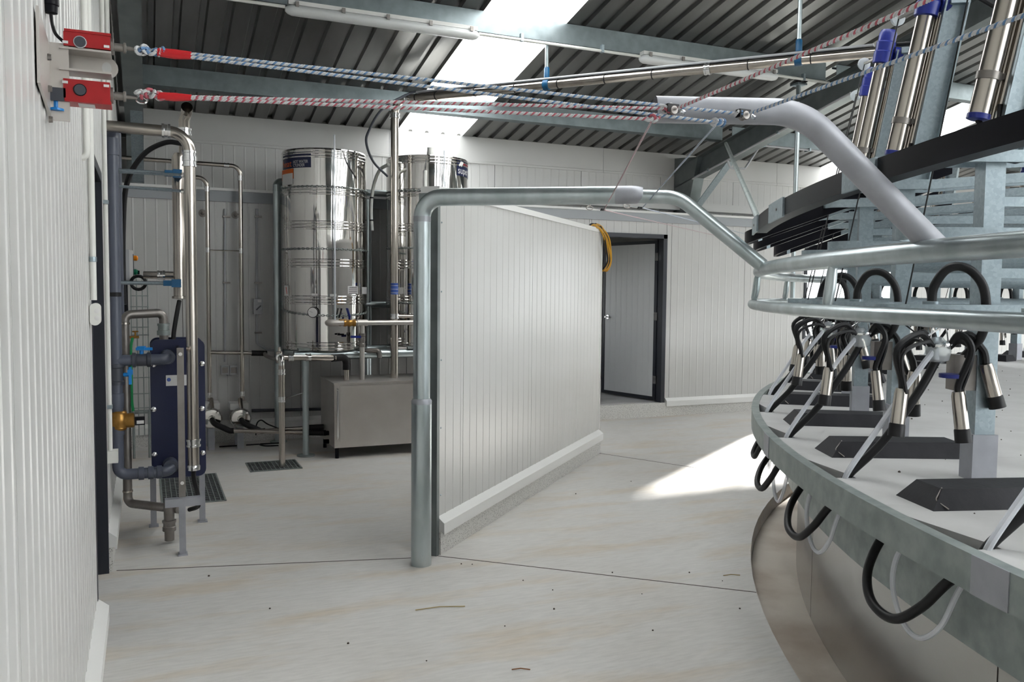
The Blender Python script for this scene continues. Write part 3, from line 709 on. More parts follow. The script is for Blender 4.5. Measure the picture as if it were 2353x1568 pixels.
MB().tube(spline([cw+V(0.03, 0.02, 0.0), V(X(6.87), 0.05, Z(1.24)), V(X(6.98), 0.04, Z(1.06)), V(X(7.07), 0.02, 0.02), V(X(7.085), 0.0, -0.06)], 8), 0.0105, 8).build('clear_pulse_hose', 'clear_tube', t)
repeat(t, KS, 'milking cluster of four steel cups on black hoses, {} nearest on the deck', 'milking clusters')

# --- black hose arch
t = thing('hose_arch', '', 'hose', (X(6.69), 0, Z(1.5)))
MB().tube(spline([V(X(6.778), 0, Z(1.525)), V(X(6.772), 0, Z(1.585)), V(X(6.742), 0.015, Z(1.645)), V(X(6.70), 0.03, Z(1.662)), V(X(6.655), 0.045, Z(1.64)), V(X(6.622), 0.06, Z(1.58)), V(X(6.612), 0.062, Z(1.48)), V(X(6.622), 0.052, Z(1.41)), V(X(6.645), 0.03, Z(1.36)), V(X(6.66), 0.015, Z(1.335))], 6), 0.0165, 10).build('hose', 'rubber_black', t)
MB().lathe((X(6.778), 0, Z(1.505)), (0, 0, 1), [(0, 0.03), (0.03, 0.03), (0.031, 0.018)], 14).build('socket', 'galvanised', t)
repeat(t, KS, 'black rubber hose arch over a hairpin rail, {} nearest', 'hose arches over the stall rails')

# --- black kneeling block on the deck
t = thing('rubber_pad', '', 'rubber pad', (X(6.70), -0.47, 0))
bb_, tt_, hh = 0.105, 0.07, 0.062; ra, rb_ = X(6.985), X(6.42)
vs = [(ra, -0.47-bb_, 0), (ra, -0.47+bb_, 0), (rb_, -0.47+bb_, 0), (rb_, -0.47-bb_, 0), (ra-0.05, -0.47-tt_, hh), (ra-0.05, -0.47+tt_, hh), (rb_+0.02, -0.47+tt_, hh), (rb_+0.02, -0.47-tt_, hh)]
MB().add(vs, [(0,1,2,3)[::-1], (4,5,6,7), (0,1,5,4), (1,2,6,5), (2,3,7,6), (3,0,4,7)]).build('pad', 'mat_black', t, False)
MB().tube(bend([(ra-0.055, -0.47+tt_-0.01, hh+0.002), (ra-0.02, -0.47+tt_+0.012, 0.03), (ra-0.05, -0.47+bb_+0.002, 0.006)], 0.01, 3), 0.002, 6).build('wire_edge', 'stainless_dark', t)
repeat(t, KS, 'long black rubber pad on the deck beside a cluster, {} nearest', 'rubber pads on the deck')

# --- hose loops hanging under the rim
t = thing('hanging_hose', '', 'hose', (X(7.1), -0.12, -0.4))
MB().tube(spline([V(X(6.93), -0.63, -0.10), V(X(7.01), -0.61, -0.16), V(X(7.09), -0.55, -0.25), V(X(7.13), -0.45, -0.315), V(X(7.125), -0.33, -0.325), V(X(7.10), -0.23, -0.25), V(X(7.05), -0.16, -0.14), V(X(6.94), -0.13, -0.08)], 7), 0.0155, 10).build('hose', 'rubber_black', t)
repeat(t, KS[:8], 'black hose loop sagging below the platform rim, {} nearest', 'hose loops under the rim')
t = thing('hanging_tube', '', 'tube', (X(7.1), -0.3, -0.4))
MB().tube(spline([V(X(6.98), -0.47, -0.09), V(X(7.03), -0.485, -0.19), V(X(7.045), -0.47, -0.29), V(X(7.045), -0.40, -0.375), V(X(7.04), -0.32, -0.385), V(X(7.035), -0.23, -0.31), V(X(7.02), -0.18, -0.19), V(X(6.97), -0.17, -0.09)], 7), 0.009, 8).build('tube', 'clear_tube', t)
repeat(t, KS[:8], 'clear plastic tube loop sagging below the platform rim, {} nearest', 'clear tube loops under the rim')

# --- black hooked stall arms
t = thing('stall_gate', '', 'stall gate', (X(6.7), -0.15, Z(1.9)))
zz = lambda r: Z(1.88 + (7.2-r)*0.36)
pts = [V(X(6.1), -0.28, zz(6.1)), V(X(7.05), -0.28, zz(7.05))]
for i in range(1, 9):
    th = -PI/2+PI*i/8; r = 7.07+0.14*math.cos(th); pts.append(V(X(r), -0.14+0.14*math.sin(th), zz(r)))
pts.append(V(X(6.45), 0.0, zz(6.45)))
MB().sweep([(-0.010, -0.036), (0.010, -0.036), (0.010, 0.036), (-0.010, 0.036)], pts).build('channel', 'plastic_black', t)
MB().sweep([(-0.014, -0.034), (-0.011, -0.034), (-0.011, 0.034), (-0.014, 0.034)], [V(X(7.12), -0.275, zz(7.12)), V(X(7.17), -0.245, zz(7.17))]).build('end_plate', 'galvanised', t, False)
MB().sweep([(-0.016, -0.038), (0.016, -0.038), (0.016, 0.038), (-0.016, 0.038)], [V(X(6.62), -0.28, zz(6.62)), V(X(6.75), -0.28, zz(6.75))]).build('clamp_plate', 'galvanised', t, False)
MB().lathe((X(6.45), 0.03, zz(6.45)), (0, -1, 0), [(0, 0.03), (0.012, 0.034), (0.04, 0.034), (0.05, 0.015)], 14).build('pivot_roller', 'stainless', t)
repeat(t, list(range(3, 12)), 'black hooked stall gate with galvanised tip, {} nearest beyond the guide rail', 'hooked stall gates', 0)
# ================================================================== PLANT CORNER
def clamps(root, pts_t, r, m='chrome'):
    for p, t in pts_t: clamp_ring(p, t, r).build('clamp', m, root)
Zv = Vector((0, 0, 1)); Xv = Vector((1, 0, 0)); Yv = Vector((0, 1, 0))
# ---- plate heat exchanger
hx = thing('plate_heat_exchanger', 'navy blue plate heat exchanger on a grey stand by the left wall', 'heat exchanger', (0.18, 5.6, 0))
def rrect(x0, x1, z0, z1, r, y, n=5):
    out = []
    for cx, cz, a0 in ((x1-r, z1-r, 0), (x0+r, z1-r, 90), (x0+r, z0+r, 180), (x1-r, z0+r, 270)):
        out += [Vector((cx+r*math.cos(R_(a0+90*i/n)), y, cz+r*math.sin(R_(a0+90*i/n)))) for i in range(n+1)]
    return out
hx0, hx1, hz0, hz1 = 0.018, 0.336, 0.365, 1.235
MB().prism(rrect(hx0, hx1, hz0, hz1, 0.045, 5.63), (0, 0, 0), (0, 0.032, 0)).build('front_plate', 'plate_navy', hx, True, 30)
for i in range(12): MB().box(hx0+0.025, hx1-0.025, 5.667+i*0.018, 5.680+i*0.018, hz0+0.03, hz1-0.03).build('plate', 'stainless_dark', hx, False)
MB().prism(rrect(hx0, hx1, hz0, hz1, 0.045, 5.885), (0, 0, 0), (0, 0.032, 0)).build('rear_plate', 'plate_navy', hx, True, 30)
for px, py in ((464, 836), (464, 939), (466, 1041), (353, 941), (355, 1045), (353, 838)):
    q = P(px, py, 1, 5.63); b = MB().lathe((q.x, 5.63, q.z), (0, -1, 0), [(0, 0.016), (0.004, 0.016), (0.005, 0.011), (0.024, 0.010), (0.025, 0.006)], 10)
    b.cyl((q.x, 5.66, q.z), (q.x, 5.94, q.z), 0.007, 8); b.build('tie_bolt', 'chrome', hx)
a, b_ = P(414, 800, 1, 5.24), P(418, 1148, 1, 5.24)
MB().box(a.x-0.019, a.x+0.019, 5.235, 5.247, b_.z, a.z).build('end_bar', 'stainless_dark', hx, False)
for z in (a.z-0.02, b_.z+0.10): MB().cyl((a.x, 5.24, z), (a.x, 5.63, z), 0.012, 8).build('guide_bar', 'stainless', hx)
for z in (a.z-0.035, b_.z+0.10): MB().lathe((a.x, 5.235, z), (0, -1, 0), [(0, 0.012), (0.012, 0.011)], 8).build('bolt', 'chrome', hx)
q0, q1 = P(379, 1158, 1, 5.21), P(462, 1158, 1, 5.21)
MB().box(q0.x, q1.x, 5.19, 5.25, q0.z-0.022, q0.z+0.024).build('stand_rail', 'zinc_paint', hx, False)
MB().box(0.158, 0.194, 5.19, 5.226, 0.006, q0.z-0.022).build('stand_leg', 'zinc_paint', hx, False)
MB().box(0.150, 0.202, 5.16, 5.236, 0.0, 0.006).build('stand_foot', 'zinc_paint', hx, False)
for x in (0.025, 0.325):
    MB().box(x-0.018, x+0.018, 5.88, 5.916, 0.006, hz0+0.02).build('stand_leg', 'zinc_paint', hx, False)
    MB().box(x-0.03, x+0.03, 5.86, 5.93, 0.0, 0.006).build('stand_foot', 'zinc_paint', hx, False)
lb = [P(381, 863, 1, 5.628), P(428, 886, 1, 5.628)]
MB().box(lb[0].x, lb[1].x+0.03, 5.6285, 5.63, lb[1].z, lb[0].z).build('label_plate', 'label_white', hx, False)
q = P(388, 873, 1, 5.628); MB().lathe((q.x, 5.6285, q.z), (0, -1, 0), [(0, 0.012), (0.0005, 0.012)], 14).build('label_mark', 'label_blue', hx)

# ---- grey PVC water pipe with valves
pv = thing('pvc_water_pipe', 'dark grey plastic water pipe with blue-handled valves by the left doorway', 'pipe', (-0.15, 5.5, 0.3))
y = 5.5; q = P(263, 700, 1, y); xv = q.x+0.004; zt, zb = P(263, 318, 1, y).z, P(266, 1090, 1, y).z
r = 0.033
MB().tube(bend([(xv, y, P(263, 960, 1, y).z), (xv, y, zt+0.03), (xv, y+0.35, zt+0.03)], 0.05), r, 14).build('riser', 'pvc_grey', pv)
MB().lathe((xv, y, zt-0.10), Zv, [(0, r), (0.001, r*1.15), (0.10, r*1.15), (0.101, r)], 14).build('socket', 'pvc_grey', pv)
pe = P(397, 1083, 1, y)
MB().tube(bend([(xv, y, P(263, 975, 1, y).z), (xv, y, pe.z), (pe.x-0.01, y, pe.z), (pe.x-0.01, 5.63, pe.z+0.03)], 0.05), r, 14).build('lower_bend', 'pvc_grey', pv)
for px in (318, 340, 360):
    a = P(px, 1086, 1, y); MB().lathe((a.x, y, pe.z), Xv, [(0, r), (0.001, r*1.22), (0.030, r*1.22), (0.031, r)], 16).build('union', 'pvc_grey', pv)
MB().lathe((xv, y, P(263, 1000, 1, y).z), Zv, [(0, r), (0.001, r*1.18), (0.12, r*1.18), (0.121, r)], 16).build('socket', 'pvc_grey', pv)
MB().lathe((pe.x-0.01, 5.53, pe.z+0.02), Yv, [(0, r), (0.001, r*1.3), (0.05, r*1.35), (0.098, r*1.35)], 16).build('union', 'pvc_grey', pv)
pt = P(390, 826, 1, y)
MB().tube(bend([(xv, y, pt.z), (pt.x-0.01, y, pt.z), (pt.x-0.01, 5.63, pt.z+0.01)], 0.045), r, 14).build('branch', 'pvc_grey', pv)
MB().lathe((pt.x-0.01, 5.53, pt.z+0.008), Yv, [(0, r), (0.001, r*1.3), (0.05, r*1.35), (0.098, r*1.35)], 16).build('union', 'pvc_grey', pv)
a = P(303, 828, 1, y); vb = MB().lathe((a.x, y, pt.z), Xv, [(0, r), (0.001, r*1.35), (0.02, r*1.35), (0.025, r*1.15), (0.08, r*1.15), (0.085, r*1.35), (0.105, r*1.35), (0.106, r)], 18).build('valve_body', 'pvc_dark', pv)
q = P(325, 802, 1, y); b = MB().cyl((q.x, y, pt.z+0.03), (q.x, y, q.z-0.01), 0.012, 10); b.bar((q.x-0.03, y, q.z), (q.x+0.06, y-0.01, q.z), 0.03, 0.016); b.bar((q.x-0.02, y, q.z+0.006), (q.x+0.02, y-0.01, q.z+0.006), 0.04, 0.02); b.build('valve_handle', 'handle_blue', vb)
zc = P(263, 862, 1, y).z
vb2 = MB().lathe((xv, y, zc-0.06), Zv, [(0, r), (0.001, r*1.32), (0.02, r*1.32), (0.025, r*1.15), (0.10, r*1.15), (0.105, r*1.32), (0.125, r*1.32), (0.126, r)], 18).build('valve_body', 'pvc_dark', pv)
q = P(299, 862, 1, y-0.02); b = MB().cyl((xv+0.03, y, zc), (q.x, y, zc), 0.012, 10); b.bar((q.x, y, zc+0.045), (q.x, y-0.01, zc-0.06), 0.03, 0.016); b.bar((q.x, y, zc+0.03), (q.x, y, zc-0.0), 0.036, 0.03); b.build('valve_handle', 'handle_blue', vb2)
MB().lathe((xv, y, zc-0.20), Zv, [(0, r), (0.001, r*1.18), (0.09, r*1.18), (0.091, r)], 16).build('socket', 'pvc_grey', pv)
zm = P(263, 968, 1, y).z
mt = MB().lathe((xv+0.01, y, zm-0.055), Zv, [(0, r*1.1), (0.012, r*1.35), (0.02, r*1.3), (0.035, r*1.5), (0.08, r*1.5), (0.095, r*1.3), (0.105, r*1.35), (0.115, r*1.1)], 18)
mt.lathe((xv+0.03, y, zm), Xv, [(0, 0.04), (0.04, 0.045), (0.06, 0.045), (0.065, 0.03)], 16); mt = mt.build('brass_meter', 'brass', pv)
q = P(314, 975, 1, y); MB().box(xv+0.095, xv+0.15, y-0.015, y+0.015, zm-0.03, zm+0.02).build('meter_plug', 'plastic_black', mt, False)
MB().box(xv+0.105, xv+0.145, y-0.0165, y-0.015, zm-0.022, zm-0.002).build('plug_label', 'label_white', mt, False)
z = P(263, 677, 1, y).z; MB().lathe((xv, y, z-0.012), Zv, [(0, r), (0.001, r*1.12), (0.024, r*1.12), (0.025, r)], 14).build('cable_strap', 'rubber_black', pv)
# second PVC riser behind
pv2 = thing('pvc_riser', 'short grey plastic elbow pipe behind the water pipe at the top', 'pipe', (xv+0.01, 6.0, 2.3))
a = P(267, 330, 1, 6.0); MB().tube(bend([(a.x, 6.0, 1.2), (a.x, 6.0, a.z+0.08), (X0+0.01, 6.0, a.z+0.08)], 0.04), 0.03, 12).build('pipe', 'pvc_grey', pv2)

# ---- brown-grey steel return pipe
rp = thing('steel_return_pipe', 'dull steel return pipe looping round the heat exchanger', 'pipe', (-0.08, 5.75, 0.2))
y = 5.72; a = P(286, 720, 1, y); bq = P(376, 718, 1, y); cz = P(290, 1157, 1, y).z; r = 0.027
MB().tube(bend([(bq.x, y+0.06, P(376, 790, 1, y).z), (bq.x, y+0.06, a.z), (a.x, y, a.z-0.01), (a.x, y, cz), (0.165, 5.45, cz-0.0)], [0.04, 0.04, 0.04]), r, 14).build('pipe', 'stainless_dark', rp)
MB().lathe((bq.x, y+0.06, P(376, 772, 1, y).z), Zv, [(0, r), (0.001, r*1.5), (0.03, r*1.5), (0.032, r*1.25), (0.06, r*1.25), (0.061, r*1.4), (0.075, r*1.4), (0.076, r)], 12).build('union', 'galvanised_dull', rp)
tj = Vector((0.11, 5.46, cz))
MB().lathe(tj-V(0, 0, 0.19), Zv, [(0, r), (0.001, r*1.05), (0.06, r*1.05), (0.061, r*1.45), (0.085, r*1.45), (0.088, r*1.3), (0.11, r*1.3), (0.112, r*1.5), (0.125, r*1.5), (0.126, r*1.1), (0.19, r*1.15), (0.22, r*1.15)], 14).build('drain_tee', 'stainless_dark', rp)
for z, x_, yy in ((a.z-0.07, a.x, y), (cz+0.07, a.x, y)): MB().lathe((x_, yy, z), Zv, [(0, r), (0.001, r*1.12), (0.012, r*1.12), (0.013, r)], 14).build('weld', 'stainless', rp)

# ---- tall stainless milk pipe in front of the exchanger
mp = thing('milk_pipe', 'tall stainless milk pipe with elbow in front of the heat exchanger', 'pipe', (0.25, 5.4, 0.4))
y = 5.40; h = P(250, 290, 1, y); e = P(440, 298, 1, y); bt = P(440, 1078, 1, y); r = 0.0335
xm = P(440, 700, 1, y).x
MB().tube(bend([(X0+0.006, y, h.z), (xm, y, h.z-0.005), (xm, y, bt.z)], 0.11, 10), r, 18).build('pipe', 'stainless', mp)
clamps(mp, [((P(381, 294, 1, y).x, y, h.z-0.003), Xv), ((xm, y, P(440, 357, 1, y).z), Zv), ((xm, y, P(440, 375, 1, y).z), Zv), ((xm, y, P(441, 1018, 1, y).z), Zv)], r)
MB().lathe((xm, y, bt.z-0.015), Zv, [(0, 0.015), (0.008, r*1.1), (0.03, r*1.15), (0.04, r)], 16).build('end_cap', 'chrome', mp)
MB().tube(spline([(xm, y, bt.z), (xm, y, bt.z-0.06), (xm+0.02, y+0.03, bt.z-0.16), (xm+0.03, y+0.12, bt.z-0.26), (xm-0.02, y+0.2, bt.z-0.30)], 6), 0.014, 8).build('hose_tail', 'rubber_black', mp)
# rods holding it to the wall
for py0, py1 in ((398, 403), (430, 440)):
    a = P(280, py0, 1, 5.95); c = P(428, py1, 1, 5.43)
    MB().cyl((X0, 5.9, a.z), (c.x, 5.43, c.z), 0.009, 8).build('wall_rod', 'galvanised', mp)
    MB().lathe((c.x-0.03, 5.43, c.z), Xv, [(0, 0.014), (0.045, 0.014)], 8).build('rod_clamp', 'chrome', mp)

# ---- filter tube behind
ft = thing('filter_tube', 'slimmer stainless filter tube behind the tall milk pipe', 'pipe', (0.18, 5.95, 1.4))
y = 5.95; a = P(409, 352, 1, y); c = P(409, 688, 1, y); r = 0.040
MB().lathe((a.x, y, c.z), Zv, [(0, 0.02), (0.005, r*1.25), (0.02, r*1.25), (0.022, r), (a.z-c.z-0.03, r), (a.z-c.z, r*0.6)], 18).build('housing', 'stainless', ft)
t0, t1 = P(428, 253, 1, y+0.1), P(424, 345, 1, y+0.1)
b = MB().tube([(t1.x, y+0.1, t1.z-0.15), (t1.x, y+0.1, t0.z-0.07), (t0.x, y+0.07, t0.z-0.02), (t0.x, y+0.0, t0.z+0.0)], 0.036, 18, cap=False); b.tube([(t0.x, y+0.07, t0.z-0.02), (t0.x, y-0.001, t0.z)], 0.033, 18, cap=False)
b.build('open_bend', 'stainless', ft)
clamps(ft, [((t1.x, y+0.1, P(428, 298, 1, y).z), Zv)], 0.036)
for (u0, u1, py) in ((378, 418, 398), (375, 416, 651)):
    s0, s1 = P(u0, py, 1, y-0.05), P(u1, py, 1, y-0.05)
    MB().box(s0.x, s0.x+0.05, y-0.075, y-0.03, s0.z-0.018, s0.z+0.018).build('blue_clip', 'clip_blue', ft, False)
    MB().box(s0.x+0.05, s1.x, y-0.08, y-0.025, s0.z-0.026, s0.z+0.026).build('blue_clip', 'clip_blue', ft, False)
    MB().cyl((X0, y-0.05, s0.z), (s0.x+0.01, y-0.05, s0.z), 0.0125, 10).build('support_tube', 'galvanised', ft)
s0, s1 = P(330, 632, 1, y+0.05), P(398, 628, 1, y+0.05)
MB().cyl((s0.x, y+0.05, s0.z), (s1.x+0.02, y+0.02, s0.z), 0.024, 14).build('inlet', 'stainless', ft)
clamps(ft, [((P(370, 630, 1, y).x, y+0.03, s0.z), Xv)], 0.024)
MB().tube(spline([P(418, 330, 1, 6.0), P(380, 328, 1, 6.05), P(330, 355, 1, 6.1), P(292, 420, 1, 6.12), P(283, 520, 1, 6.12), P(283, 640, 1, 6.12), P(285, 700, 1, 6.1)], 7), 0.017, 9).build('air_hose', 'rubber_black', ft)
MB().tube(spline([P(412, 692, 1, 5.93), P(408, 712, 1, 5.9), P(400, 760, 1, 5.88), P(398, 790, 1, 5.85)], 6), 0.015, 8).build('drain_hose', 'rubber_black', ft)

# ---- control box on the left wall
cb = thing('control_box', 'grey control box with orange lamp and green switch on the left wall', 'control box', (-0.17, 6.35, 1.6))
a, c = P(277, 573, 1, 6.25), P(298, 652, 1, 6.25)
MB().box(X0+0.004, c.x, 6.25, 6.55, c.z, a.z).build('housing', 'box_grey', cb, False)
MB().box(c.x, c.x+0.022, 6.26, 6.54, c.z+0.005, a.z-0.005).build('front_cover', 'label_white', cb, False)
MB().box(c.x+0.022, c.x+0.026, 6.28, 6.52, c.z+0.03, a.z-0.03).build('front_panel', 'pvc_dark', cb, False)
MB().lathe((c.x+0.026, 6.33, a.z-0.055), Xv, [(0, 0.018), (0.02, 0.018), (0.028, 0.01)], 12).build('orange_lamp', 'lamp_orange', cb)
MB().lathe((c.x+0.026, 6.33, a.z-0.15), Xv, [(0, 0.020), (0.016, 0.020), (0.018, 0.016), (0.026, 0.015)], 12).build('green_switch', 'plastic_green', cb)
MB().box(c.x+0.05, c.x+0.062, 6.318, 6.342, a.z-0.165, a.z-0.14).build('switch_key', 'plastic_black', cb, False)
q = P(318, 650, 1, 6.2); b = MB(); b.tube([(q.x+0.045*math.cos(2*PI*i/20), 6.21, q.z+0.045*math.sin(2*PI*i/20)) for i in range(21)], 0.011, 8, cap=False); b.build('cable_coil', 'rubber_black', cb)
MB().tube([(c.x-0.03, 6.3, c.z), (c.x-0.03, 6.3, c.z-0.14), (c.x-0.025, 6.3, c.z-0.3)], 0.017, 10).build('cable_gland', 'plastic_black', cb)
# ---- wire rack and green hose
wr = thing('wire_rack', 'tall narrow wire rack standing in the far left corner', 'rack', (-0.05, 8.3, 0.2))
y = 8.3; zt, zb = P(320, 640, 1, y).z, P(325, 945, 1, y).z
for px in (303, 316, 329, 341): 
    x_ = P(px, 800, 1, y).x; MB().cyl((x_, y, zb-0.22), (x_, y, zt), 0.0045, 6).build('upright_wire', 'galvanised_dull', wr)
xa, xb = P(301, 800, 1, y).x, P(343, 800, 1, y).x
for i, py in enumerate((680, 705, 752, 770, 822, 868, 905, 938)):
    z = P(322, py, 1, y).z; MB().cyl((xa, y-0.006, z), (xb, y-0.006, z), 0.0045, 6).build('cross_wire', 'galvanised_dull', wr)
for x_ in (xa+0.01, xb-0.01): MB().cyl((x_, y+0.01, 0.0), (x_, y+0.01, zb), 0.012, 8).build('leg', 'galvanised_dull', wr)
z = P(320, 948, 1, y).z; MB().cyl((X0+0.03, y+0.03, z), (xb+0.05, y+0.03, z), 0.018, 10).build('base_tube', 'galvanised_dull', wr)
gh = thing('green_hose', 'green garden hose hanging on a brass tap behind the pipes', 'hose', (-0.08, 8.2, 0.6))
MB().tube(spline([P(305, 775, 1, 8.2), P(301, 800, 1, 8.2), P(302, 860, 1, 8.2), P(303, 920, 1, 8.2), P(306, 945, 1, 8.2)], 6), 0.012, 8).build('hose', 'hose_green', gh)
q = P(311, 775, 1, 8.2); b = MB().cyl((q.x-0.08, 8.2, q.z), (q.x+0.03, 8.2, q.z), 0.012, 8); b.cyl((q.x, 8.2, q.z), (q.x, 8.2, q.z+0.05), 0.008, 8); b.cyl((q.x-0.025, 8.2, q.z+0.05), (q.x+0.025, 8.2, q.z+0.05), 0.006, 8); b.build('brass_tap', 'brass', gh)

# ---- two stainless pipe loops on the back wall with pumps
def wall_loop(label, xpts, y, r, pumpx):
    t = thing('wall_milk_line', label, 'pipe', (pumpx, y, 0.4), 'pipe loops on the back wall')
    path, cl, fl = xpts
    MB().tube(bend(path, 0.085, 8), r, 14).build('pipe', 'stainless', t)
    clamps(t, cl, r)
    for p, s_ in fl:
        MB().lathe((p[0]-0.035, WB, p[2]), (0, -1, 0), [(0, 0.038), (0.01, 0.038), (0.012, 0.018), (0.03, 0.016), (0.05, 0.016)], 14).build('wall_flange', 'stainless_dark', t)
        MB().bar((p[0]-0.035, WB-0.05, p[2]), (p[0], y, p[2]), 0.014, 0.014).build('stand_off', 'stainless', t, False)
    return t
y = 8.72; r = 0.021
xA = P(554, 600, 1, y).x; zA = P(530, 381, 1, y).z; xB = P(478, 600, 1, y).x; zB = P(455, 408, 1, y).z
zP = P(553, 925, 1, 8.6).z
tA = wall_loop('stainless pipe loop with the higher bend above the right pump', ([(X0+0.02, y, zA+0.01), (xA, y, zA), (xA, y, zP)],
     [((P(520, 381, 1, y).x, y, zA), Xv), ((xA, y, P(553, 410, 1, y).z), Zv), ((xA, y, P(555, 905, 1, y).z), Zv)], [((xA, y, P(553, 492, 1, y).z), 1)]), y, r, xA)
tB = wall_loop('stainless pipe loop with the lower bend above the left pump', ([(P(440, 403, 1, y).x-0.1, y, zB), (xB, y, zB), (xB, y, zP)],
     [((xB, y, P(477, 435, 1, y).z), Zv), ((xB, y, P(480, 908, 1, y).z), Zv)], [((xB, y, P(477, 488, 1, y).z), 1)]), y, r, xB)
zr = P(515, 576, 1, y).z
MB().cyl((xB, y, zr), (xA, y, zr), 0.006, 8).build('tie_rod', 'stainless', tA)
clamps(tA, [((xA, y, zr), Zv)], r*0.9); clamps(tB, [((xB, y, zr), Zv)], r*0.9)
def pump(px, label):
    c = P(px, 962, 1, 8.45); t = thing('milk_pump', label, 'pump', (c.x, 8.5, 0), 'milk pumps on the floor')
    MB().lathe((c.x, 8.42, c.z), Yv, [(0, 0.03), (0.004, 0.085), (0.02, 0.098), (0.06, 0.10), (0.075, 0.085), (0.09, 0.06)], 24).build('volute', 'stainless_mirror', t)
    MB().lathe((c.x, 8.42, c.z), (0, -1, 0), [(0, 0.034), (0.03, 0.030), (0.06, 0.028)], 16).build('inlet', 'stainless_mirror', t)
    for i in range(4):
        a = PI/4+PI/2*i; MB().lathe((c.x+0.08*math.cos(a), 8.42, c.z+0.08*math.sin(a)), (0, -1, 0), [(0, 0.012), (0.012, 0.010)], 8).build('clamp_nut', 'chrome', t)
    MB().cyl((c.x, 8.51, c.z), (c.x, 8.80, c.z), 0.075, 18).build('motor', 'stainless_brushed', t)
    MB().box(c.x-0.085, c.x+0.085, 8.56, 8.78, c.z+0.07, c.z+0.13).build('terminal_box', 'flashing_white', t, False)
    MB().cyl((c.x+0.01, 8.47, c.z+0.08), (c.x+0.01, 8.60, P(px, 925, 1, 8.5).z+0.02), 0.02, 12).build('outlet', 'stainless', t)
    for yy in (8.5, 8.72): MB().box(c.x-0.03, c.x+0.03, yy-0.02, yy+0.02, 0, c.z-0.07).build('foot', 'zinc_paint', t, False)
    return t, c
p1, c1 = pump(486, 'stainless milk pump on the floor, left of the pair'); p2, c2 = pump(553, 'stainless milk pump on the floor, right of the pair')
# suction pipes from pumps to the cabinet
for i, (c, px1, py1, lab) in enumerate(((c1, 528, 990, 'lower stainless suction pipe with black ends running to the steel cabinet'), (c2, 600, 988, 'upper stainless suction pipe with black ends running to the steel cabinet'))):
    t = thing('suction_pipe', lab, 'pipe', (c.x+0.3, 8.2, 0.15), 'suction pipes to the cabinet')
    s = P(px1, py1+i*3, 1, 8.25); e_ = P(728, 996-i*9, 1, 8.0-i*0.0)
    e_ = Vector((1.50, 8.02+0.1*i, e_.z))
    MB().cyl(s, e_, 0.021, 12).build('tube', 'stainless', t)
    MB().tube(spline([(c.x, 8.36, c.z), (c.x+0.02, 8.30, c.z-0.03), (s.x-0.04, s.y, s.z+0.02), s, s+(e_-s).normalized()*0.04], 5), 0.027, 10).build('rubber_bend', 'rubber_black', t)
    MB().cyl(e_-(e_-s).normalized()*0.12, e_+(e_-s).normalized()*0.06, 0.028, 12).build('rubber_sleeve', 'rubber_black', t)
# cables on the floor
for i, (pts, lab) in enumerate((([(495, 960), (500, 1005), (520, 1015), (515, 985), (540, 1012), (540, 1005)], 'black pump cable lying by the left pump'), ([(560, 1015), (600, 1020), (640, 1010), (620, 1000), (590, 1012), (610, 1025), (640, 1024)], 'black cable coiled on the floor right of the pumps'))):
    t = thing('floor_cable', lab, 'cable', tuple(P(pts[2][0], pts[2][1]+0, 2, 0)), 'cables by the pumps')
    q = [P(x_, max(y_, 1008), 2, 0.008) for x_, y_ in pts]; q = [Vector((p.x, min(p.y, 8.6), p.z)) for p in q]
    MB().tube(spline(q, 6), 0.007, 6).build('cable', 'rubber_black', t)
cv = thing('loose_cable', 'black flex arching up from the floor behind the pumps', 'cable', (1.0, 8.6, 0))
MB().tube(spline([P(588, 1000, 1, 8.5), P(590, 975, 1, 8.55), P(600, 966, 1, 8.6), P(615, 975, 1, 8.6), P(640, 985, 1, 8.6)], 6), 0.007, 6).build('cable', 'rubber_black', cv)

# ---- conduits, switch boxes on the back wall
def conduit(name, label, pts, r, m='pvc_white', rad=0.05, cat='conduit', group=None):
    t = thing(name, label, cat, tuple(pts[-1]), group); MB().tube(bend(pts, rad), r, 10).build('tube', m, t); return t
q = P(592, 705, 1, WB-0.02); yc = WB-0.02
t = conduit('wall_conduit', 'grey conduit with switch box on the back wall left of the tanks', [P(590, 480, 1, yc), P(590, 790, 1, yc), P(615, 805, 1, yc), P(650, 806, 1, yc)], 0.011, 'box_grey')
for py in (498, 650, 765): c = P(590, py, 1, yc); MB().box(c.x-0.02, c.x+0.05, yc-0.012, yc+0.018, c.z-0.008, c.z+0.008).build('saddle', 'stainless_dark', t, False)
sb = thing('isolator_switch', 'grey isolator switch box on the back wall left of the tanks', 'switch', (q.x, WB, q.z))
MB().box(q.x-0.045, q.x+0.045, WB-0.08, WB-0.002, q.z-0.075, q.z+0.08).build('housing', 'box_grey', sb, False)
MB().lathe((q.x, WB-0.08, q.z-0.01), (0, -1, 0), [(0, 0.034), (0.008, 0.034), (0.010, 0.028)], 16).build('dial', 'box_grey', sb)
MB().bar((q.x-0.022, WB-0.094, q.z-0.032), (q.x+0.022, WB-0.094, q.z+0.012), 0.01, 0.012).build('pointer', 'pvc_dark', sb, False)
MB().box(q.x-0.005, q.x+0.03, WB-0.082, WB-0.08, q.z+0.045, q.z+0.07).build('label_plate', 'label_white', sb, False)
t = conduit('wall_conduit', 'grey conduit dropping to the twin sockets on the back wall', [P(517, 480, 1, yc), P(517, 832, 1, yc)], 0.011, 'box_grey')
for py in (498, 650): c = P(517, py, 1, yc); MB().box(c.x-0.02, c.x+0.05, yc-0.012, yc+0.018, c.z-0.008, c.z+0.008).build('saddle', 'stainless_dark', t, False)
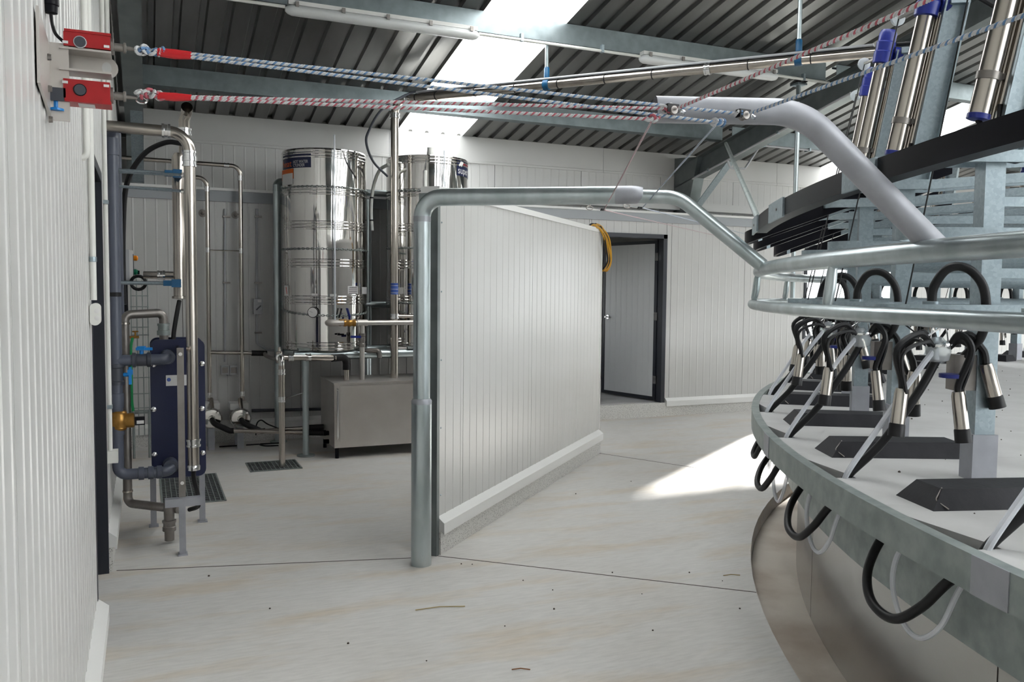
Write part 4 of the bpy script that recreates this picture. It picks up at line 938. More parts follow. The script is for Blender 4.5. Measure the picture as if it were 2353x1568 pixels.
for i, px in enumerate((516, 536)):
    c = P(px, 850, 1, WB); so = thing('socket_box', 'small grey socket box low on the back wall, %s of two' % ('left' if i == 0 else 'right'), 'socket', (c.x, WB, c.z), 'socket boxes on the back wall')
    MB().box(c.x-0.037, c.x+0.037, WB-0.06, WB-0.002, c.z-0.045, c.z+0.045).build('housing', 'box_grey', so, False)
    MB().box(c.x-0.028, c.x+0.028, WB-0.065, WB-0.06, c.z-0.03, c.z+0.03).build('cover', 'stainless_dark', so, False)
    MB().lathe((c.x+(0.03 if i == 0 else -0.03), WB-0.04, c.z-0.055), Zv, [(0, 0.012), (0.02, 0.02)], 8).build('plug_base', 'box_grey', so)
t = thing('wall_water_line', 'stainless pipe along the back wall with black sleeves', 'pipe', tuple(P(600, 812, 1, 8.7)))
a, c = P(482, 810, 1, 8.72), P(585, 812, 1, 8.72)
MB().cyl(a, c, 0.020, 12).build('tube', 'stainless', t); d_ = (c-a).normalized()
MB().cyl(c-d_*0.03, c+d_*0.12, 0.028, 12).build('rubber_sleeve', 'rubber_black', t)
MB().tube(spline([c+d_*0.1, P(612, 818, 1, 8.55), P(630, 825, 1, 8.3), P(643, 828, 1, 7.9), P(648, 828, 1, 7.5)], 5), 0.02, 10).build('link', 'stainless_dark', t)
t = thing('low_wall_pipe', 'dark pipe running low along the back wall behind the tanks', 'pipe', (1.1, 8.83, 0.4))
a, c = P(578, 944, 1, 8.82), P(740, 944, 1, 8.82); MB().cyl(a, (2.3, 8.82, c.z), 0.016, 10).build('tube', 'pvc_dark', t)

# ---- floor grates
def grate(label, x0, x1, y0, y1):
    t = thing('floor_grate', label, 'floor grate', ((x0+x1)/2, (y0+y1)/2, 0), 'steel floor grates')
    MB().box(x0, x1, y0, y1, 0.0006, 0.0016).build('pit', 'grate_pit_shade', t, False)  # thin near-black sheet on the floor paints the shade below the bars
    b = MB(); b.box(x0, x1, y0, y0+0.012, 0.001, 0.008); b.box(x0, x1, y1-0.012, y1, 0.001, 0.008); b.box(x0, x0+0.012, y0, y1, 0.001, 0.008); b.box(x1-0.012, x1, y0, y1, 0.001, 0.008)
    b.build('border', 'galvanised_dull', t, False)
    n = int((x1-x0)/0.036)
    for i in range(1, n): u = x0+(x1-x0)*i/n; MB().box(u-0.0025, u+0.0025, y0+0.012, y1-0.012, 0.001, 0.007).build('bearing_bar', 'galvanised_dull', t, False)
    n = int((y1-y0)/0.055)
    for i in range(1, n): u = y0+(y1-y0)*i/n; MB().box(x0+0.012, x1-0.012, u-0.002, u+0.002, 0.001, 0.006).build('cross_bar', 'galvanised_dull', t, False)
    return t
grate('square floor grate around the foot of the drain pipe', 0.79, 1.225, 7.33, 7.73)
grate('longer floor grate behind the heat exchanger stand', 0.08, 0.52, 6.40, 7.38)

# ---- drain pipe standing on the grate
dp = thing('drain_pipe', 'upright stainless drain pipe standing in the square floor grate', 'pipe', (1.069, 7.454, 0))
y = 7.46; xd = P(648, 1000, 1, y).x; zt = P(648, 832, 1, y).z; r = 0.027
MB().cyl((xd, y, 0.004), (xd, y, zt-0.03), r, 16).build('tube', 'stainless', dp)
MB().tube(bend([(xd, y, zt-0.06), (xd, y, zt+0.03), (xd, y+0.12, zt+0.03)], 0.05), r*0.95, 14).build('elbow', 'stainless_mirror', dp)
clamps(dp, [((xd, y, P(648, 855, 1, y).z), Zv), ((xd, y+0.09, zt+0.03), Yv), ((xd, y, P(648, 918, 1, y).z), Zv)], r)
jx = Vector((xd, y+0.13, zt+0.03))
MB().lathe(jx, Zv, [(-0.05, 0.028), (0.05, 0.028), (0.055, 0.012), (0.09, 0.012)], 14).build('cross_valve', 'stainless', dp)
h0, h1 = P(668, 822, 1, 7.6), P(770, 823, 1, 7.75)
MB().cyl((jx.x, jx.y, jx.z), (h0.x, 7.6, h0.z), 0.022, 12).build('link', 'stainless', dp)
MB().cyl((h0.x, 7.6, h0.z), (h1.x, 7.75, h1.z), 0.027, 14).build('side_tube', 'stainless', dp)
clamps(dp, [(h0, Xv), (P(708, 822, 1, 7.66), Xv)], 0.027)
kz = P(797, 866, 1, 7.85).z
MB().tube(bend([(h1.x-0.03, 7.745, h1.z), (P(797, 823, 1, 7.8).x, 7.82, h1.z), (P(797, 840, 1, 7.8).x, 7.82, P(797, 850, 1, 7.82).z)], 0.07), 0.034, 14).build('rubber_elbow', 'rubber_black', dp)
MB().cyl((P(797, 840, 1, 7.8).x, 7.82, P(797, 845, 1, 7.82).z), (P(797, 840, 1, 7.8).x, 7.82, 0.705), 0.024, 12).build('spigot', 'stainless', dp)
MB().cyl((xd, y, P(648, 918, 1, y).z), (1.349, 7.885, P(703, 902, 1, 7.885).z), 0.005, 6).build('stay_rod', 'chrome', dp)

# ---- stainless cabinet
ca_ = thing('steel_cabinet', 'stainless steel wash cabinet on short legs under the tanks', 'cabinet', (1.9, 7.9, 0))
cx0, cx1, cy0, cy1, cz0, cz1 = 1.565, 2.60, 7.64, 8.28, 0.10, 0.70
MB().box(cx0, cx1, cy0, cy1, cz0, cz1-0.012).build('body', 'stainless_brushed', ca_, False)
MB().box(cx0-0.006, cx1+0.006, cy0-0.008, cy1+0.006, cz1-0.014, cz1).build('lid', 'stainless_brushed', ca_, False)
MB().box(cx0+0.05, cx1-0.02, cy0-0.004, cy0, cz0+0.06, cz1-0.03).build('front_panel', 'stainless_brushed', ca_, False)
for x_ in (cx0+0.03, cx1-0.05):
    for y_ in (cy0+0.03, cy1-0.04):
        MB().cyl((x_, y_, 0.0), (x_, y_, cz0), 0.018, 10).build('leg', 'plastic_black', ca_)
MB().tube(bend([(cx0+0.028, cy0, cz1-0.05), (cx0+0.028, cy0-0.022, cz1-0.06), (cx0+0.028, cy0-0.022, cz0+0.11), (cx0+0.028, cy0, cz0+0.08)], 0.02), 0.009, 8).build('sight_tube', 'chrome', ca_)
for z in (0.20, 0.12): MB().cyl((cx0-0.05, 7.9, z), (cx0+0.01, 7.9, z), 0.022, 10).build('side_stub', 'plastic_black', ca_)

# ---- tall riser and overhead milk line
ml = thing('overhead_milk_line', 'stainless pipe rising from the cabinet then running overhead to the rotary', 'pipe', (2.22, 7.95, 0.7))
r = 0.0375; vx, vy = 2.215, 7.95; zt = P(908, 235, 1, vy).z
run = [Vector((vx, vy, 0.70)), Vector((vx, vy, zt+0.02))]
e1 = P(960, 219, 2, 3.30); far = P(2012, 120, 2, 3.30)
k_ = (far - Vector((vx, vy, 0))); 
run += [P(2012, 120, 1, 4.55)]
zz_ = run[-1].z
MB().tube(bend(run, 0.13, 10), r, 18).build('pipe', 'stainless', ml)
dirn = (run[2]-run[1]).normalized()
clamps(ml, [((vx, vy, zt-0.13), Zv), (run[1]+dirn*0.16, dirn), (run[1]+dirn*3.05, dirn), ((vx, vy, P(905, 727, 1, vy).z), Zv)], r)
side = dirn.cross(Zv).normalized()
def on_run(px):   # distance along the overhead run whose image column is px
    lo, hi = 0.0, (run[2]-run[1]).length
    for _ in range(40):
        mid = (lo+hi)/2; q = run[1]+dirn*mid-EYE
        if IW/2+FOC*q.dot(RT)/q.dot(FW) < px: lo = mid
        else: hi = mid
    return run[1]+dirn*lo
for px in (957, 1003, 1092, 1184, 1283, 1391, 1500, 1622, 1720, 1864):
    q = on_run(px); MB().lathe(q-dirn*0.004, dirn, [(0, r), (0.0005, r*1.10), (0.008, r*1.10), (0.0085, r)], 14).build('cable_tie', 'rubber_black', ml)
wc = thing('overhead_cable', 'grey cable bundle tied along the top of the overhead milk line', 'cable', tuple(on_run(1300)), None)
for j, (o1, o2) in enumerate(((0.052, 0.0), (0.047, 0.022), (0.046, -0.02))):
    MB().tube([on_run(px)+Zv*o1+side*o2 for px in (960, 1250, 1600, 2008)], 0.010, 8).build('cable', 'box_grey', wc)
MB().tube(spline([on_run(1000)+Zv*0.052, on_run(945)+Zv*0.05, P(880, 250, 1, 7.6), P(848, 300, 1, 7.65), P(842, 330, 1, 7.7), P(858, 372, 1, 7.8), P(890, 405, 1, 7.95)], 7), 0.0115, 8).build('drop_cable', 'pvc_dark', wc)
for i, px in enumerate((1256, 1835)):
    q = on_run(px); t = thing('pipe_hanger', 'galvanised drop rod with blue clip holding the overhead pipe, %s one' % ('left' if i == 0 else 'right'), 'hanger', tuple(q), 'overhead pipe hangers')
    MB().cyl(q+Zv*0.10, (q.x, q.y, roof_z(q.y)-0.01), 0.0165, 10).build('rod', 'galvanised_pipe', t)
    MB().lathe(q+Zv*0.06, Zv, [(0, 0.024), (0.08, 0.024), (0.09, 0.018)], 10).build('socket_clip', 'clip_blue', t)
    MB().lathe(q-dirn*0.025, dirn, [(0, r), (0.001, r*1.22), (0.05, r*1.22), (0.051, r)], 16).build('ring_clip', 'clip_blue', t)
q = P(906, 664, 1, vy); MB().lathe((vx, vy, q.z-0.055), Zv, [(0, r), (0.0003, r*1.015), (0.11, r*1.015), (0.1103, r)], 18).build('label_band', 'label_blue', ml)
for dz_ in (0.035, 0.0, -0.035): MB().lathe((vx, vy, q.z+dz_-0.006), Zv, [(0, r*1.01), (0.0003, r*1.02), (0.004, r*1.02), (0.0043, r*1.01)], 18).build('label_line', 'label_white', ml)

# ---- hot water cylinders
def bent_text(txt, size, tank, ang0, z0, r, m, parent, name='lettering', xs=1.0):
    cu = bpy.data.curves.new('t', 'FONT'); cu.body = txt; cu.size = size; cu.resolution_u = 3
    o = bpy.data.objects.new('t', cu); col.objects.link(o); bpy.context.view_layer.update()
    dg = bpy.context.evaluated_depsgraph_get(); me = bpy.data.meshes.new_from_object(o.evaluated_get(dg))
    b = MB()
    for v in me.vertices:
        a = ang0 + v.co.x*xs/r
        b.v.append((tank.x+r*math.sin(a), tank.y-r*math.cos(a), z0+v.co.y))
    b.f = [tuple(p.vertices) for p in me.polygons]
    bpy.data.objects.remove(o); bpy.data.curves.remove(cu); bpy.data.meshes.remove(me)
    return b.build(name, m, parent, False)
def patch(tank, r, a0, a1, z0, z1, m, parent, name, n=10):
    b = MB()
    for i in range(n+1):
        a = a0+(a1-a0)*i/n; b.v += [(tank.x+r*math.sin(a), tank.y-r*math.cos(a), z0), (tank.x+r*math.sin(a), tank.y-r*math.cos(a), z1)]
    b.f = [(2*i, 2*i+2, 2*i+3, 2*i+1) for i in range(n)]
    return b.build(name, m, parent)
def tank_prof(h, r, ribs):
    pr = [(0, r*0.9), (0.0, r*0.985), (0.02, r*1.004)]
    for z in ribs:
        for k in range(3):
            zz = z+(k-1)*0.030; pr += [(zz-0.010, r), (zz-0.004, r*1.010), (zz+0.004, r*1.010), (zz+0.010, r)]
    pr += [(h-0.015, r*1.004), (h, r*0.995), (h+0.004, r*0.96), (h+0.03, r*0.4), (h+0.035, r*0.05)]
    return pr
def chain(root, c, R, z, a0, a1, sag=0.0, link=0.030):
    n = max(4, int(R*abs(a1-a0)/(link*0.78))); b = MB()
    for i in range(n):
        t = (i+0.5)/n; a = a0+(a1-a0)*t; zz = z-sag*math.sin(PI*t)
        p = Vector((c.x+R*math.sin(a), c.y-R*math.cos(a), zz)); tn = Vector((math.cos(a), math.sin(a), 0)); w_ = (Zv if i % 2 else Vector((math.sin(a), -math.cos(a), 0)))
        b.tube([p+tn*math.cos(2*PI*k/8)*link*0.55+w_*math.sin(2*PI*k/8)*link*0.30 for k in range(9)], 0.0032, 4, cap=False)
    return b.build('chain', 'galvanised_dull', root)
T1 = Vector((1.615, 8.31, 0)); R1 = 0.402; T2 = Vector((2.665, 8.33, 0)); R2 = 0.415
TZ0 = 1.0
def ta(T, R, px, py=500):    # angle on the tank front whose image column is px
    lo, hi = -1.45, 1.45
    for _ in range(40):
        mid = (lo+hi)/2; q = Vector((T.x+R*math.sin(mid), T.y-R*math.cos(mid), 1.5))-EYE
        if IW/2+FOC*q.dot(RT)/q.dot(FW) < px: lo = mid
        else: hi = mid
    return lo
def tz(T, R, px, py):
    a = ta(T, R, px); return P(px, py, 1, T.y-R*math.cos(a)).z
tk1 = thing('hot_water_cylinder', 'mirror-bright hot water cylinder with a blue and orange heat label', 'tank', (T1.x, T1.y, TZ0), 'hot water cylinders')
H1 = tz(T1, R1, 748, 340)-TZ0
ribz = lambda T, R, px, ys: [tz(T, R, px, y_)-TZ0 for y_ in ys]
MB().lathe((T1.x, T1.y, TZ0), Zv, tank_prof(H1, R1, sorted(ribz(T1, R1, 748, (797, 690, 605, 517, 437, 352)))), 72).build('shell', 'stainless_mirror', tk1, True, 30)
for py in (429, 572): chain(tk1, T1, R1*1.018, tz(T1, R1, 748, py), -1.6, 1.75)
chain(tk1, T1, R1*1.02, tz(T1, R1, 660, 712), -1.6, 1.75, sag=0.05)
a0 = ta(T1, R1, 653); a1 = ta(T1, R1, 716); zt, zb = tz(T1, R1, 700, 349), tz(T1, R1, 700, 385)
patch(T1, R1*1.006, a0, a1, zb, zt, 'label_navy', tk1, 'label_panel')
bent_text('HOT WATER', 0.040, T1, ta(T1, R1, 676), tz(T1, R1, 690, 375), R1*1.008, 'label_white', tk1, xs=0.70)
bent_text('CYLINDER', 0.040, T1, ta(T1, R1, 676), tz(T1, R1, 690, 383), R1*1.008, 'label_white', tk1, xs=0.70)
bent_text('heat', 0.085, T1, ta(T1, R1, 653.5), tz(T1, R1, 665, 384), R1*1.008, 'print_orange', tk1, xs=1.1)
patch(T1, R1*1.006, a0-0.1, ta(T1, R1, 676), tz(T1, R1, 665, 412), tz(T1, R1, 665, 389), 'print_orange', tk1, 'label_panel')
patch(T1, R1*1.008, a0-0.05, ta(T1, R1, 675), tz(T1, R1, 665, 425), tz(T1, R1, 665, 399), 'label_white', tk1, 'label_panel')
for px0, px1, py0, py1 in ((799, 822, 658, 676), (806, 820, 678, 682), (831, 843, 660, 676), (654, 664, 656, 681), (758, 773, 676, 682), (716, 730, 675, 680)):
    pxm = (px0+px1)/2; patch(T1, R1*1.007, ta(T1, R1, px0), ta(T1, R1, px1), tz(T1, R1, pxm, py1), tz(T1, R1, pxm, py0), 'label_white', tk1, 'sticker', 4)
for py in (662, 666, 670, 674): patch(T1, R1*1.009, ta(T1, R1, 801), ta(T1, R1, 820), tz(T1, R1, 810, py+0.8), tz(T1, R1, 810, py-0.6), 'print_dark', tk1, 'print_line', 4)
bent_text('WARNING', 0.020, T1, ta(T1, R1, 803), tz(T1, R1, 810, 662.5), R1*1.010, 'print_dark', tk1)
sa = ta(T1, R1, 659); b = MB(); q0 = Vector((T1.x+R1*1.01*math.sin(sa-0.02), T1.y-R1*1.01*math.cos(sa-0.02), tz(T1, R1, 656, 660))); q1 = Vector((T1.x+R1*1.01*math.sin(sa+0.03), T1.y-R1*1.01*math.cos(sa+0.03), tz(T1, R1, 661, 676))); b.bar(q0, q1, 0.008, 0.004); b.build('print_arrow', 'print_red', tk1, False)
ga = ta(T1, R1, 722); gd = Vector((math.sin(ga), -math.cos(ga), 0)); gp = Vector((T1.x, T1.y, tz(T1, R1, 722, 718)))+gd*R1
g = MB().lathe(gp, gd, [(0, 0.014), (0.03, 0.014), (0.031, 0.05), (0.055, 0.05), (0.056, 0.046)], 20).build('gauge', 'plastic_black', tk1)
MB().lathe(gp+gd*0.0565, gd, [(0, 0.044), (0.002, 0.044)], 20).build('gauge_face', 'label_white', g)
MB().bar(gp+gd*0.0595, gp+gd*0.0595+V(-0.03, 0, 0.012), 0.003, 0.002).build('gauge_needle', 'print_dark', g, False)
# sight tube
s_a = ta(T1, R1, 767); sd = Vector((math.sin(s_a), -math.cos(s_a), 0)); sp_ = T1+sd*(R1+0.05)
MB().cyl((sp_.x, sp_.y, tz(T1, R1, 767, 735)), (sp_.x, sp_.y, tz(T1, R1, 767, 312)), 0.0085, 8).build('sight_tube', 'clear_tube', tk1)
# valve train in front
vz = tz(T1, R1, 790, 742); yv = 7.86; vx0, vx1 = P(758, 742, 1, yv).x, P(948, 742, 1, yv).x
vt = thing('valve_manifold', 'steel manifold pipe with brass valve and blue levers in front of the tanks', 'pipe', (2.0, yv, vz))
MB().cyl((vx0, yv, vz), (vx1+0.35, yv, vz), 0.024, 14).build('header', 'stainless_brushed', vt)
MB().tube(bend([(vx0-0.005, T1.y-R1*0.98, vz), (vx0-0.005, yv, vz), (vx0+0.08, yv, vz)], 0.03), 0.031, 14).build('elbow', 'stainless_brushed', vt)
bx = P(803, 742, 1, yv).x
bv = MB().lathe((bx-0.055, yv, vz), Xv, [(0, 0.024), (0.001, 0.034), (0.022, 0.034), (0.03, 0.028), (0.055, 0.036), (0.08, 0.028), (0.088, 0.034), (0.11, 0.034), (0.111, 0.024)], 14).build('brass_valve', 'brass', vt)
b = MB().cyl((bx, yv, vz+0.02), (bx, yv, vz+0.06), 0.010, 8); b.bar((bx, yv-0.01, vz+0.055), (bx-0.03, yv-0.03, vz+0.14), 0.026, 0.006); b.build('valve_lever', 'plastic_blue', bv, False)
tx = P(832, 742, 1, yv).x
MB().lathe((tx-0.05, yv, vz), Xv, [(0, 0.024), (0.001, 0.033), (0.10, 0.033), (0.101, 0.024)], 14).build('tee', 'stainless_brushed', vt)
MB().cyl((tx, yv, 0.70), (tx, yv, vz), 0.024, 14).build('drop', 'stainless_brushed', vt)
v2 = MB().lathe((tx, yv, P(832, 798, 1, yv).z), Zv, [(0, 0.024), (0.001, 0.034), (0.03, 0.034), (0.04, 0.028), (0.07, 0.035), (0.10, 0.028), (0.105, 0.034), (0.13, 0.034), (0.131, 0.024)], 12).build('ball_valve', 'stainless_dark', vt)
zl = P(832, 774, 1, yv).z; MB().bar((tx-0.02, yv-0.035, zl), (tx-0.12, yv-0.04, zl+0.003), 0.006, 0.022).build('valve_lever', 'plastic_blue', v2, False)
zl = P(783, 769, 1, yv).z; MB().bar((P(775, 769, 1, yv).x, yv, zl), (P(790, 769, 1, yv).x, yv, zl), 0.02, 0.016).build('black_grip', 'plastic_black', vt, False)
MB().bar(P(779, 731, 1, yv), P(785, 709, 1, yv), 0.008, 0.012).build('black_lever', 'plastic_black', vt, False)
MB().cyl((vx1+0.35, yv, vz), (vx1+0.35, T2.y-R2*0.98, vz), 0.024, 12).build('inlet', 'stainless_brushed', vt)
MB().cyl(P(905, 727, 1, 7.93), Vector((vx1+0.3, 7.93, P(948, 729, 1, 7.93).z)), 0.016, 10).build('tie_bar', 'stainless', vt)
# tank 2
tk2 = thing('hot_water_cylinder', 'mirror-bright hot water cylinder with a navy super label behind the gate pipe', 'tank', (T2.x, T2.y, TZ0), 'hot water cylinders')
H2 = tz(T2, R2, 985, 356)-TZ0
MB().lathe((T2.x, T2.y, TZ0), Zv, tank_prof(H2, R2, sorted(ribz(T2, R2, 930, (797, 690, 607, 523, 443, 366)))), 72).build('shell', 'stainless_mirror', tk2, True, 30)
for py in (438, 570): chain(tk2, T2, R2*1.018, tz(T2, R2, 930, py), -1.6, 1.6)
chain(tk2, T2, R2*1.02, tz(T2, R2, 930, 696), -1.6, 1.6)
a0, a1 = ta(T2, R2, 1048), ta(T2, R2, 1075.5); zt, zb = tz(T2, R2, 1055, 369), tz(T2, R2, 1055, 404)
patch(T2, R2*1.006, a0, a1+0.05, zb, zt, 'label_navy', tk2, 'label_panel')
bent_text('super', 0.10, T2, ta(T2, R2, 1050), tz(T2, R2, 1055, 399), R2*1.009, 'label_white', tk2, xs=1.0)
bent_text('ALLAN', 0.045, T2, ta(T2, R2, 1062), tz(T2, R2, 1058, 381), R2*1.009, 'print_red', tk2, xs=1.0)
b = MB(); am = ta(T2, R2, 1055)
for k in range(2):
    qa = ta(T2, R2, 1053+4*k); b.bar((T2.x+R2*1.01*math.sin(qa), T2.y-R2*1.01*math.cos(qa), tz(T2, R2, 1055, 382)), (T2.x+R2*1.01*math.sin(qa+0.09), T2.y-R2*1.01*math.cos(qa+0.09), tz(T2, R2, 1055, 372)), 0.004, 0.02)
b.build('print_mark', 'label_white', tk2, False)
for px, lo_, hi_, r_, m_ in ((976, 450, 392, 0.020, 'pvc_white'), (1017, 450, 346, 0.0085, 'clear_tube'), (992, 372, 340, 0.035, 'pvc_white')):
    a = ta(T2, R2, px); d_ = Vector((math.sin(a), -math.cos(a), 0)); q = T2+d_*(R2+0.03 if m_ != 'pvc_white' or r_ < 0.03 else R2*0.7)
    MB().cyl((q.x, q.y, P(px, lo_, 1, q.y).z), (q.x, q.y, P(px, hi_, 1, q.y).z), r_, 12).build('float_tube' if m_ == 'pvc_white' else 'sight_tube', m_, tk2)
MB().tube([P(975, 392, 1, 7.86), P(983, 345, 1, 8.0)], 0.004, 6).build('float_cord', 'rubber_black', tk2)
# white hose between tanks
wh = thing('overflow_hose', 'pale grey hose looping down between the two tanks', 'hose', tuple(P(858, 500, 1, 8.3)))
MB().tube(spline([P(893, 378, 1, 8.0), P(872, 392, 1, 8.15), P(858, 430, 1, 8.3), P(853, 480, 1, 8.3), P(855, 530, 1, 8.3)], 7), 0.017, 10).build('hose', 'pvc_white', wh)
for py in (456, 508): c = P(854, py, 1, 8.3); MB().lathe((c.x, 8.3, c.z), Zv, [(0, 0.017), (0.001, 0.02), (0.012, 0.02), (0.013, 0.017)], 10).build('tie', 'rubber_black', wh)

# ---- tank stand
st = thing('tank_stand', 'galvanised pipe stand carrying the two hot water cylinders', 'stand', (2.1, 8.2, 0))
legz = TZ0-0.10
for x_, y_, zt_ in ((1.349, 7.885, legz), (P(638, 700, 1, 8.7).x, 8.70, P(636, 425, 1, 8.7).z), (2.15, 8.75, 2.5), (3.15, 8.72, 2.5), (3.05, 7.95, legz), (2.12, 8.72, legz)):
    MB().cyl((x_, y_, 0.01), (x_, y_, zt_), 0.030 if zt_ < 1.5 else 0.038, 14).build('leg', 'galvanised_pipe', st)
    MB().lathe((x_, y_, 0), Zv, [(0, 0.085), (0.012, 0.085), (0.013, 0.04)], 16).build('base_plate', 'galvanised_dull', st)
xl = P(638, 700, 1, 8.7).x
MB().tube(bend([(xl, 8.70, P(636, 440, 1, 8.7).z), (xl, 8.70, P(636, 418, 1, 8.7).z), (xl+0.2, 8.74, P(636, 415, 1, 8.7).z)], 0.05), 0.038, 12).build('top_bend', 'galvanised_dull', st)
for z_ in (P(636, 430, 1, 8.7).z, P(636, 700, 1, 8.7).z): MB().cyl((xl, 8.74, z_), (3.15, 8.74, z_), 0.034, 12).build('back_rail', 'galvanised_pipe', st)
for y_ in (7.99, 8.62): MB().cyl((1.26, y_, TZ0-0.066), (3.12, y_, TZ0-0.066), 0.044, 16).build('beam', 'galvanised_pipe', st)
for x_ in (1.35, 1.9, 2.4, 2.95): MB().box(x_-0.05, x_+0.05, 7.95, 8.68, TZ0-0.022, TZ0).build('bearer', 'galvanised_dull', st, False)
t = thing('drain_bend', 'dull steel drain pipe bending under the tanks', 'pipe', (2.1, 7.95, 0.95))
MB().tube(bend([P(826, 800, 1, 8.0), P(828, 806, 1, 7.98), P(872, 806, 1, 7.92), (P(872, 806, 1, 7.92).x, 7.92, 0.90)], 0.03), 0.024, 12).build('pipe', 'stainless_dark', t)
MB().cyl(P(905, 803, 1, 8.0), P(960, 803, 1, 8.0), 0.028, 12).build('branch', 'stainless_dark', t)
# ================================================================== LEFT WALL FITTINGS, ROPES, LIGHTS
# ---- rope switches on a bracket
YS = 2.30
bk = thing('switch_bracket', 'stainless bracket with a holed tongue fixed high on the near left wall', 'bracket', tuple(P(100, 150, 0, X0)))
a, c = P(82, 45, 0, X0+0.004), P(108, 242, 0, X0+0.004)
MB().prism([Vector((X0+0.004, a.y, c.z+0.01)), Vector((X0+0.004, c.y+0.03, c.z-0.02)), Vector((X0+0.004, c.y+0.03, a.z+0.0)), Vector((X0+0.004, a.y, a.z+0.03))], (0, 0, 0), (0.006, 0, 0)).build('wall_plate', 'stainless_brushed', bk, False)
MB().box(X0+0.01, X0+0.05, c.y+0.02, c.y+0.028, c.z-0.03, a.z+0.01).build('flange', 'stainless_brushed', bk, False)
for py in (40, 118, 195): q = P(82, py, 0, X0+0.012); MB().lathe((X0+0.010, c.y-0.03, q.z-0.02), Xv, [(0, 0.008), (0.008, 0.007)], 8).build('bolt', 'stainless_dark', bk)
q0, q1 = P(115, 112, 1, YS+0.05), P(258, 182, 1, YS+0.05)
x_a, x_b, z_a, z_b = X0+0.03, q1.x-0.012, q1.z, P(115, 118, 1, YS+0.05).z
hub = Vector((x_b, YS+0.05, (z_a+z_b)/2)); rr = (z_b-z_a)/2
outl = [Vector((x_a, YS+0.05, z_a)), Vector((x_b, YS+0.05, z_a))] + [hub+Vector((rr*math.sin(PI*i/10), 0, -rr*math.cos(PI*i/10))) for i in range(1, 10)] + [Vector((x_b, YS+0.05, z_b)), Vector((x_a, YS+0.05, z_b))]
inn = [hub+Vector((rr*0.42*math.cos(2*PI*i/16), 0, rr*0.55*math.sin(2*PI*i/16))) for i in range(16)]
b = MB(); b.prism(outl, (0, 0, 0), (0, 0.005, 0)); b.build('tongue', 'stainless_brushed', bk, False)
MB().prism([p+Vector((0, -0.0006, 0)) for p in inn], (0, 0, 0), (0, 0.0005, 0)).build('tongue_hole', 'panel_white', bk, False)
for z_ in (z_a-0.002, z_b-0.004): MB().box(x_a, x_b+0.012, YS-0.01, YS+0.055, z_, z_+0.005).build('shelf', 'stainless_brushed', bk, False)
def rope_switch(py0, py1, label, under):
    a, c = P(146, py0, 1, YS), P(254, py1, 1, YS)
    t = thing('rope_switch', label, 'emergency switch', (a.x, YS, c.z), 'red rope-pull switches')
    b = MB().box(a.x, c.x, YS-0.012, YS+0.05, c.z, a.z); b.build('housing', 'plastic_red', t, False)
    z_ = c.z if under else a.z
    MB().box(a.x+0.002, c.x+0.002, YS-0.014, YS+0.052, z_-(0.008 if under else 0), z_+(0.0 if under else 0.006)).build('cover', 'plastic_red', t, False)
    q = P(184, (py0+py1)/2+(-2 if under else 1), 1, YS-0.012)
    MB().lathe((q.x, YS-0.0135, q.z), (0, -1, 0), [(0, 0.0145), (0.001, 0.0145), (0.0015, 0.0125)], 18).build('knockout_ring', 'box_grey' if not under else 'plastic_black', t)
    MB().lathe((q.x, YS-0.015, q.z), (0, -1, 0), [(0, 0.0125), (0.001, 0.0125)], 18).build('knockout', 'pvc_dark', t)
    for xx in (a.x+0.004, c.x-0.008):
        zz = (c.z if not under else a.z); MB().box(xx-0.006, xx+0.006, YS-0.0145, YS-0.012, zz-(0.012 if under else -0.004), zz-(0.006 if under else -0.010)).build('screw_slot', 'label_white', t, False)
    if under: MB().box(a.x+0.03, c.x-0.035, YS+0.0, YS+0.04, c.z-0.0095, c.z-0.008).build('rating_label', 'label_white', t, False)
    zc = P(258, (py0+py1)/2+8, 1, YS).z
    MB().lathe((c.x, YS+0.015, zc), Xv, [(0, 0.020), (0.006, 0.020), (0.007, 0.010), (0.028, 0.010), (0.029, 0.013), (0.034, 0.013), (0.035, 0.006), (0.06, 0.004)], 14).build('pull_boss', 'stainless_dark', t)
    ey = Vector((c.x+0.07, YS+0.015, zc-0.003)); MB().tube([ey+Vector((0.013*math.cos(2*PI*i/14), 0.004*math.sin(2*PI*i/14), 0.010*math.sin(2*PI*i/14))) for i in range(15)], 0.0025, 6, cap=False).build('eye', 'chrome', t)
    return ey
e1 = rope_switch(74, 118, 'upper red rope switch box on the steel bracket', False)
e2 = rope_switch(182, 236, 'lower red rope switch box on the steel bracket', True)
t = thing('cable_gland', 'black cable gland with flex above the red switch boxes', 'cable gland', tuple(P(117, 15, 1, 2.33)))
q = P(117, 32, 1, 2.33); MB().lathe((q.x, 2.33, q.z), Zv, [(0, 0.006), (0.002, 0.015), (0.018, 0.016), (0.020, 0.018), (0.035, 0.018), (0.036, 0.014), (0.05, 0.014)], 12).build('gland', 'plastic_black', t)
MB().tube(spline([(q.x, 2.33, q.z), P(120, 55, 1, 2.33), P(128, 78, 1, 2.32), P(146, 96, 1, 2.31)], 6), 0.004, 6).build('flex', 'rubber_black', t)
q = P(117, 5, 1, 2.33); MB().cyl((q.x, 2.33, q.z+0.01), (q.x, 2.33, q.z+0.5), 0.011, 10).build('conduit', 'pvc_white', t)
t = thing('reset_button', 'blue reset knob under the lower red switch', 'button', tuple(P(128, 250, 1, YS)))
q = P(129, 252, 1, YS); b = MB().lathe((q.x, YS, q.z-0.004), Zv, [(0, 0.004), (0.001, 0.018), (0.006, 0.018), (0.009, 0.006), (0.026, 0.006)], 16); b.build('knob', 'handle_blue', t)
MB().box(q.x-0.018, q.x+0.022, YS-0.012, YS+0.03, q.z+0.02, q.z+0.05).build('holder', 'pvc_dark', t, False)

